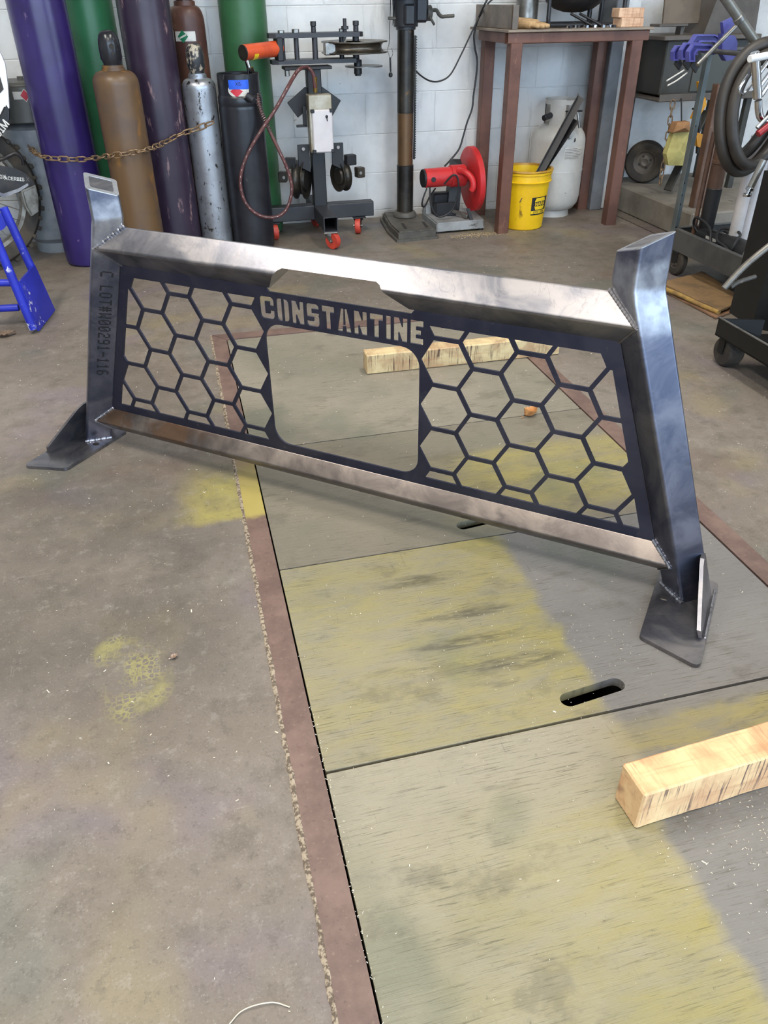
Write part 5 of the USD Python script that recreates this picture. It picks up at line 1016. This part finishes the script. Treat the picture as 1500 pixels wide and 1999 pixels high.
# ------------------------------------------------------------------ folded leather on the floor
LEA = paint('leather_tan', lin((132, 104, 70)), lin((110, 88, 62)), .7, scale=10, c3=lin((176, 138, 62)), lo3=.6, hi3=.74, scale3=16, bump=.3); LEA2 = paint('leather_worn', lin((138, 104, 78)), lin((112, 84, 62)), .75, scale=14, bump=.3)
T = thing('welding_leather', 'folded tan welding leather with yellow worn edge lying on the floor by the cart', 'leather', fl(1370, 580))
def sheet(pxs, z, th_, n=14, sag=.006, seed=0, grow=0):
    a, b, c, d = [fl(x, y, z) for x, y in pxs]; vs, fs = [], []
    for i in range(n+1):
        for j in range(n+1):
            u_, v_ = i/n, j/n; p = a*(1-u_)*(1-v_)+b*u_*(1-v_)+c*u_*v_+d*(1-u_)*v_; vs.append(p+V(0, 0, sag*(meshkit.fbm([[u_*3, v_*3, seed]], 3)[0]-.5)*2))
    v = np.array(vs); N_ = len(v); q = []
    for i in range(n):
        for j in range(n): o = i*(n+1)+j; q += [(o, o+1, o+n+2), (o, o+n+2, o+n+1)]
    q = np.array(q); rim = [i*(n+1) for i in range(n+1)]+[n*(n+1)+j for j in range(1, n+1)]+[i*(n+1)+n for i in range(n-1, -1, -1)]+[j for j in range(n-1, 0, -1)]
    sd = []
    for k in range(len(rim)): a_, b_ = rim[k], rim[(k+1) % len(rim)]; sd += [(a_, b_, b_+N_), (a_, b_+N_, a_+N_)]
    m = trimesh.Trimesh(np.vstack([v, v+V(0, 0, th_)]), np.vstack([q[:, ::-1], q+N_, sd]), process=False); m.fix_normals(); return m
under = sheet([(1292, 566), (1362, 536), (1448, 603), (1398, 622)], .004, .006, seed=1, sag=.002); under.apply_translation((0, 0, .0005-under.bounds[0][2]))
T.add('lower_fold', under, LEA2, smooth=40, label='worn pink-brown underside layer')
T.add('upper_fold', sheet([(1290, 556), (1370, 532), (1452, 588), (1405, 608)], .022, .008, seed=2), LEA, smooth=40)
fa, fb = fl(1292, 562, .017), fl(1404, 610, .017); T.add('rolled_edge', tube([fa, fa*.7+fb*.3+V(0, 0, .003), fa*.35+fb*.65-V(0, 0, .001), fb], .0095, 12, 6), paint('leather_yellow', lin((160, 128, 66)), lin((128, 100, 60)), .7, scale=18, bump=.3))
# ------------------------------------------------------------------ black pedestal cart at right
BLK = paint('greasy_black', lin((20, 20, 20)), lin((27, 26, 25)), .42, metal=.2, scale=6, c3=lin((96, 90, 82)), lo3=.70, hi3=.78, scale3=9)
k0, k1 = fl(1404, 621, .165), fl(1500, 676, .165); kd = unit(k1-k0); kn = V(-kd[1], kd[0], 0); kn = kn if kn[0] > 0 else -kn
PD = thing('pedestal_cart', 'greasy black steel pedestal standing in a low wheeled tray at the right edge', 'pedestal', (k0+kd*.3+kn*.15)*V(1, 1, 0))
def kp_(a, b, z): return V(*(k0+kd*a+kn*b)[:2], z)
PD.add('tray_front', hull([kp_(0, 0, .165), kp_(.75, 0, .165), kp_(0, 0, .105), kp_(.75, 0, .105), kp_(0, .008, .165), kp_(.75, .008, .165), kp_(0, .008, .105), kp_(.75, .008, .105)]), BLK, smooth=False)
PD.add('tray_end', hull([kp_(0, 0, .165), kp_(0, .008, .105), kp_(0, 0, .105), kp_(.05, .14, .165), kp_(.05, .14, .105), kp_(.058, .14, .165), kp_(.058, .14, .105), kp_(.008, 0, .165)]), BLK, smooth=False)
PD.add('tray_floor', hull([kp_(0, .0, .105), kp_(.75, 0, .105), kp_(.05, .14, .105), kp_(.12, .40, .105), kp_(.75, .40, .105), kp_(0, .0, .110), kp_(.75, 0, .110), kp_(.05, .14, .11), kp_(.12, .40, .11), kp_(.75, .40, .11)]), BLK, smooth=False)
PD.add('tray_lip', rod(kp_(0, .003, .167), kp_(.75, .003, .167), .0035, 8), ZINC)
for (a, b) in ((.03, .05), (.66, .05), (.16, .34), (.66, .34)): PD.add('roller', xf(lathe([(0, -.03), (.045, -.03), (.052, -.02), (.0525, 0), (.052, .02), (.045, .03), (0, .03)], 28), kp_(a, b, .053), frame(kn)), RUB)
for (a, b) in ((.03, .05), (.66, .05), (.16, .34), (.66, .34)):
    for s0 in (-.038, .034): PD.add('roller_bracket', hull([kp_(a+da, b+s, z) for da in (-.015, .015) for z in (.05, .106) for s in (s0, s0+.004)]), BLK, smooth=False)
cb = fl(1468, 640, .11); PD.add('column', hull([V(cb[0]+a, cb[1]+b, z) for (a, b) in ((0, 0), (.02, .16), (.34, .16), (.36, -.02), (.30, -.10), (.06, -.08)) for z in (.11, .60)]), BLK, smooth=20, label='tall black column with grey scuffs')
PD.add('lever', tube([aty(1414, 563, cb[1]-.11), aty(1440, 534, cb[1]-.11), aty(1470, 506, cb[1]-.11), aty(1520, 466, cb[1]-.11)], .0105, 12, 6), paint('lever_grey', lin((116, 112, 104)), lin((96, 92, 86)), .4, metal=.5), label='bare grey lever'); PD.add('lever', tube([aty(1428, 560, cb[1]-.10), aty(1444, 550, cb[1]-.10), aty(1475, 540, cb[1]-.09)], .007, 10, 5), CAST)
# ------------------------------------------------------------------ machine and oddments on the raised step
MCH = paint('machine_dark', lin((50, 50, 46)), lin((62, 60, 54)), .5, scale=7, c3=lin((96, 90, 80)), lo3=.66, hi3=.76, scale3=18); MCHG = paint('machine_brown_grey', lin((92, 84, 76)), lin((78, 72, 66)), .5, scale=7)
mY = 4.22
X = thing('machine', 'dark grey bench machine with box body and tray shelf, right of the rust-brown bench', 'machine', (2.95, 4.40, .14))
b0, b1 = aty(1206, 205, mY), aty(1345, 100, mY)
X.add('body', box(((2.62+3.12)/2, mY+.17, .76), (.50, .30, .26), .006), MCH)
X.add('front_panel', box((2.94, mY+.016, .745), (.28, .006, .20), .002), paint('panel_grey_green', lin((70, 72, 66)), rough=.5))
X.add('tray_shelf', cat(box((2.88, mY+.14, .615), (.62, .42, .012), .003), box((2.88, mY-.07, .628), (.62, .006, .035), .002)), MCHG)
X.add('top_slab', box((2.86, mY+.15, .900), (.58, .36, .022), .004), MCHG)
for (x, y) in ((2.62, mY+.30), (3.15, mY+.30), (3.15, mY-.03)): X.add('leg', sqtube((x, y, .14), (x, y, .61), .035), MCH, smooth=20)
X.add('column', hull([V(a, b, z) for (a, z) in ((2.88, .91), (2.97, 1.25), (3.20, .91), (3.17, 1.25)) for b in (mY+.10, mY+.30)]), MCHG, smooth=False)
X.add('ledge', box((2.66, mY+.10, .955), (.17, .10, .012), .002), MCHG); X.add('ledge_post', box((2.73, mY+.10, .93), (.02, .05, .05), .002), MCHG)
t = thing('board', 'brown flat board leaning on top of the dark machine', 'board', (2.79, mY+.20, .911)); t.add('board', xf(box((0, 0, .06), (.22, .015, .12), .002), (0, 0, .045), Rx(-.15)), paint('board_brown', lin((112, 98, 82)), lin((98, 86, 72)), .6), local=True)
t = thing('paper_sheet', 'white paper sheet stuck on the wall at the upper right', 'paper', (3.86, WY-.001, 1.0)); t.add('sheet', box((0, 0, 0), (.20, .002, .16), 0), LABELW, local=True, smooth=False)
pt = aty(1266, 360, 4.50); wz = .14+.118
T = thing('small_wheel', 'small black rubber-tyred wheel standing on the raised step', 'wheel', (2.74, 4.46, .14)); wa = unit(V(-.62, -.78, 0)); wcen = V(2.74, 4.46, wz)
T.add('tyre', xf(lathe([(.064, -.030), (.085, -.040), (.105, -.038), (.116, -.024), (.118, 0), (.116, .024), (.105, .038), (.085, .040), (.064, .030), (.06, 0), (.064, -.030)], 40), wcen, frame(wa)), RUB); rr_ = T.add('rim', xf(lathe([(0, .010), (.02, .022), (.035, .014), (.050, .016), (.064, .032), (.066, .03), (.066, -.03), (0, -.03)], 32), wcen, frame(wa)), MCHG)
for k in range(4): rr_.add('lug_nut', xf(rod((.034*math.cos(k*PI/2+.4), .034*math.sin(k*PI/2+.4), .012), (.034*math.cos(k*PI/2+.4), .034*math.sin(k*PI/2+.4), .022), .006, 6), wcen, frame(wa)), BENDB)
hp_ = [V(aty(1299, 300, 4.13)[0], 4.143, .615), aty(1299, 300, 4.13), aty(1296, 320, 4.12), aty(1292, 342, 4.11), aty(1288, 366, 4.11)]; T = thing('hanging_chain', 'short rusty chain hanging beside the small wheel', 'chain', hp_[-1]); chain(T, hp_, roll0=.6)
GL = paint('pale_yellow_leather', lin((196, 186, 116)), lin((170, 158, 98)), .8, scale=12); GLC = paint('tan_cuff', lin((168, 124, 82)), lin((146, 106, 72)), .8, scale=12)
gY = 4.10; T = thing('welding_glove', 'pale yellow welding glove with tan cuff hanging behind the cart post', 'glove', aty(1320, 320, gY))
def blob(pxs, Y, th_):
    o = []
    for x, y in pxs: p = aty(x, y, Y); o += [p+V(0, th_/2, 0), p-V(0, th_/2, 0)]
    c = np.mean(o, 0); m = hull(o+[c+V(0, th_, 0), c-V(0, th_, 0)]); m = m.subdivide_to_size(.02); return m
T.add('hand', blob([(1302, 322), (1345, 322), (1342, 256), (1312, 258), (1298, 300)], gY, .04), GL, smooth=50); T.add('cuff', blob([(1309, 258), (1343, 256), (1342, 236), (1318, 238)], gY-.01, .05), GLC, smooth=50)
YO = paint('tool_yellow', lin((206, 148, 30)), lin((178, 122, 28)), .5, scale=10)
T.add('hang_wire', rod(aty(1331, 240, gY), V(aty(1331, 240, gY)[0], 4.143, .625), .004, 8), BENDB)
cY = 4.06
T = thing('bar_clamp', 'orange-yellow clamp hanging behind the cart between the post and the black pipe tool', 'clamp', aty(1360, 230, cY)); T.add('bar', bar(aty(1372, 160, cY+.02), aty(1361, 300, cY+.02), .02, .008), BENDB); T.add('upper_jaw', slab([(1352, 232), (1364, 205), (1378, 190), (1380, 205), (1368, 225), (1362, 236)], cY, .025), YO, smooth=False); T.add('lower_jaw', slab([(1360, 258), (1373, 262), (1374, 290), (1362, 286)], cY, .025), YO, smooth=False); T.add('handle', slab([(1364, 160), (1372, 158), (1374, 176), (1366, 182)], cY, .02), YO, smooth=False)
hk = aty(1366, 215, cY+.02); T.add('hook', cat(rod(hk, V(hk[0], 4.145, hk[2]), .005, 8)), BENDB)
T = thing('pry_bar', 'black flat pry bar leaning on the wheel behind the cart post', 'pry bar', (2.71, 4.13, .14)); T.add('bar', bar(V(2.71, 4.13, .16), V(2.92, 4.22, .55), .05, .012), MCH)
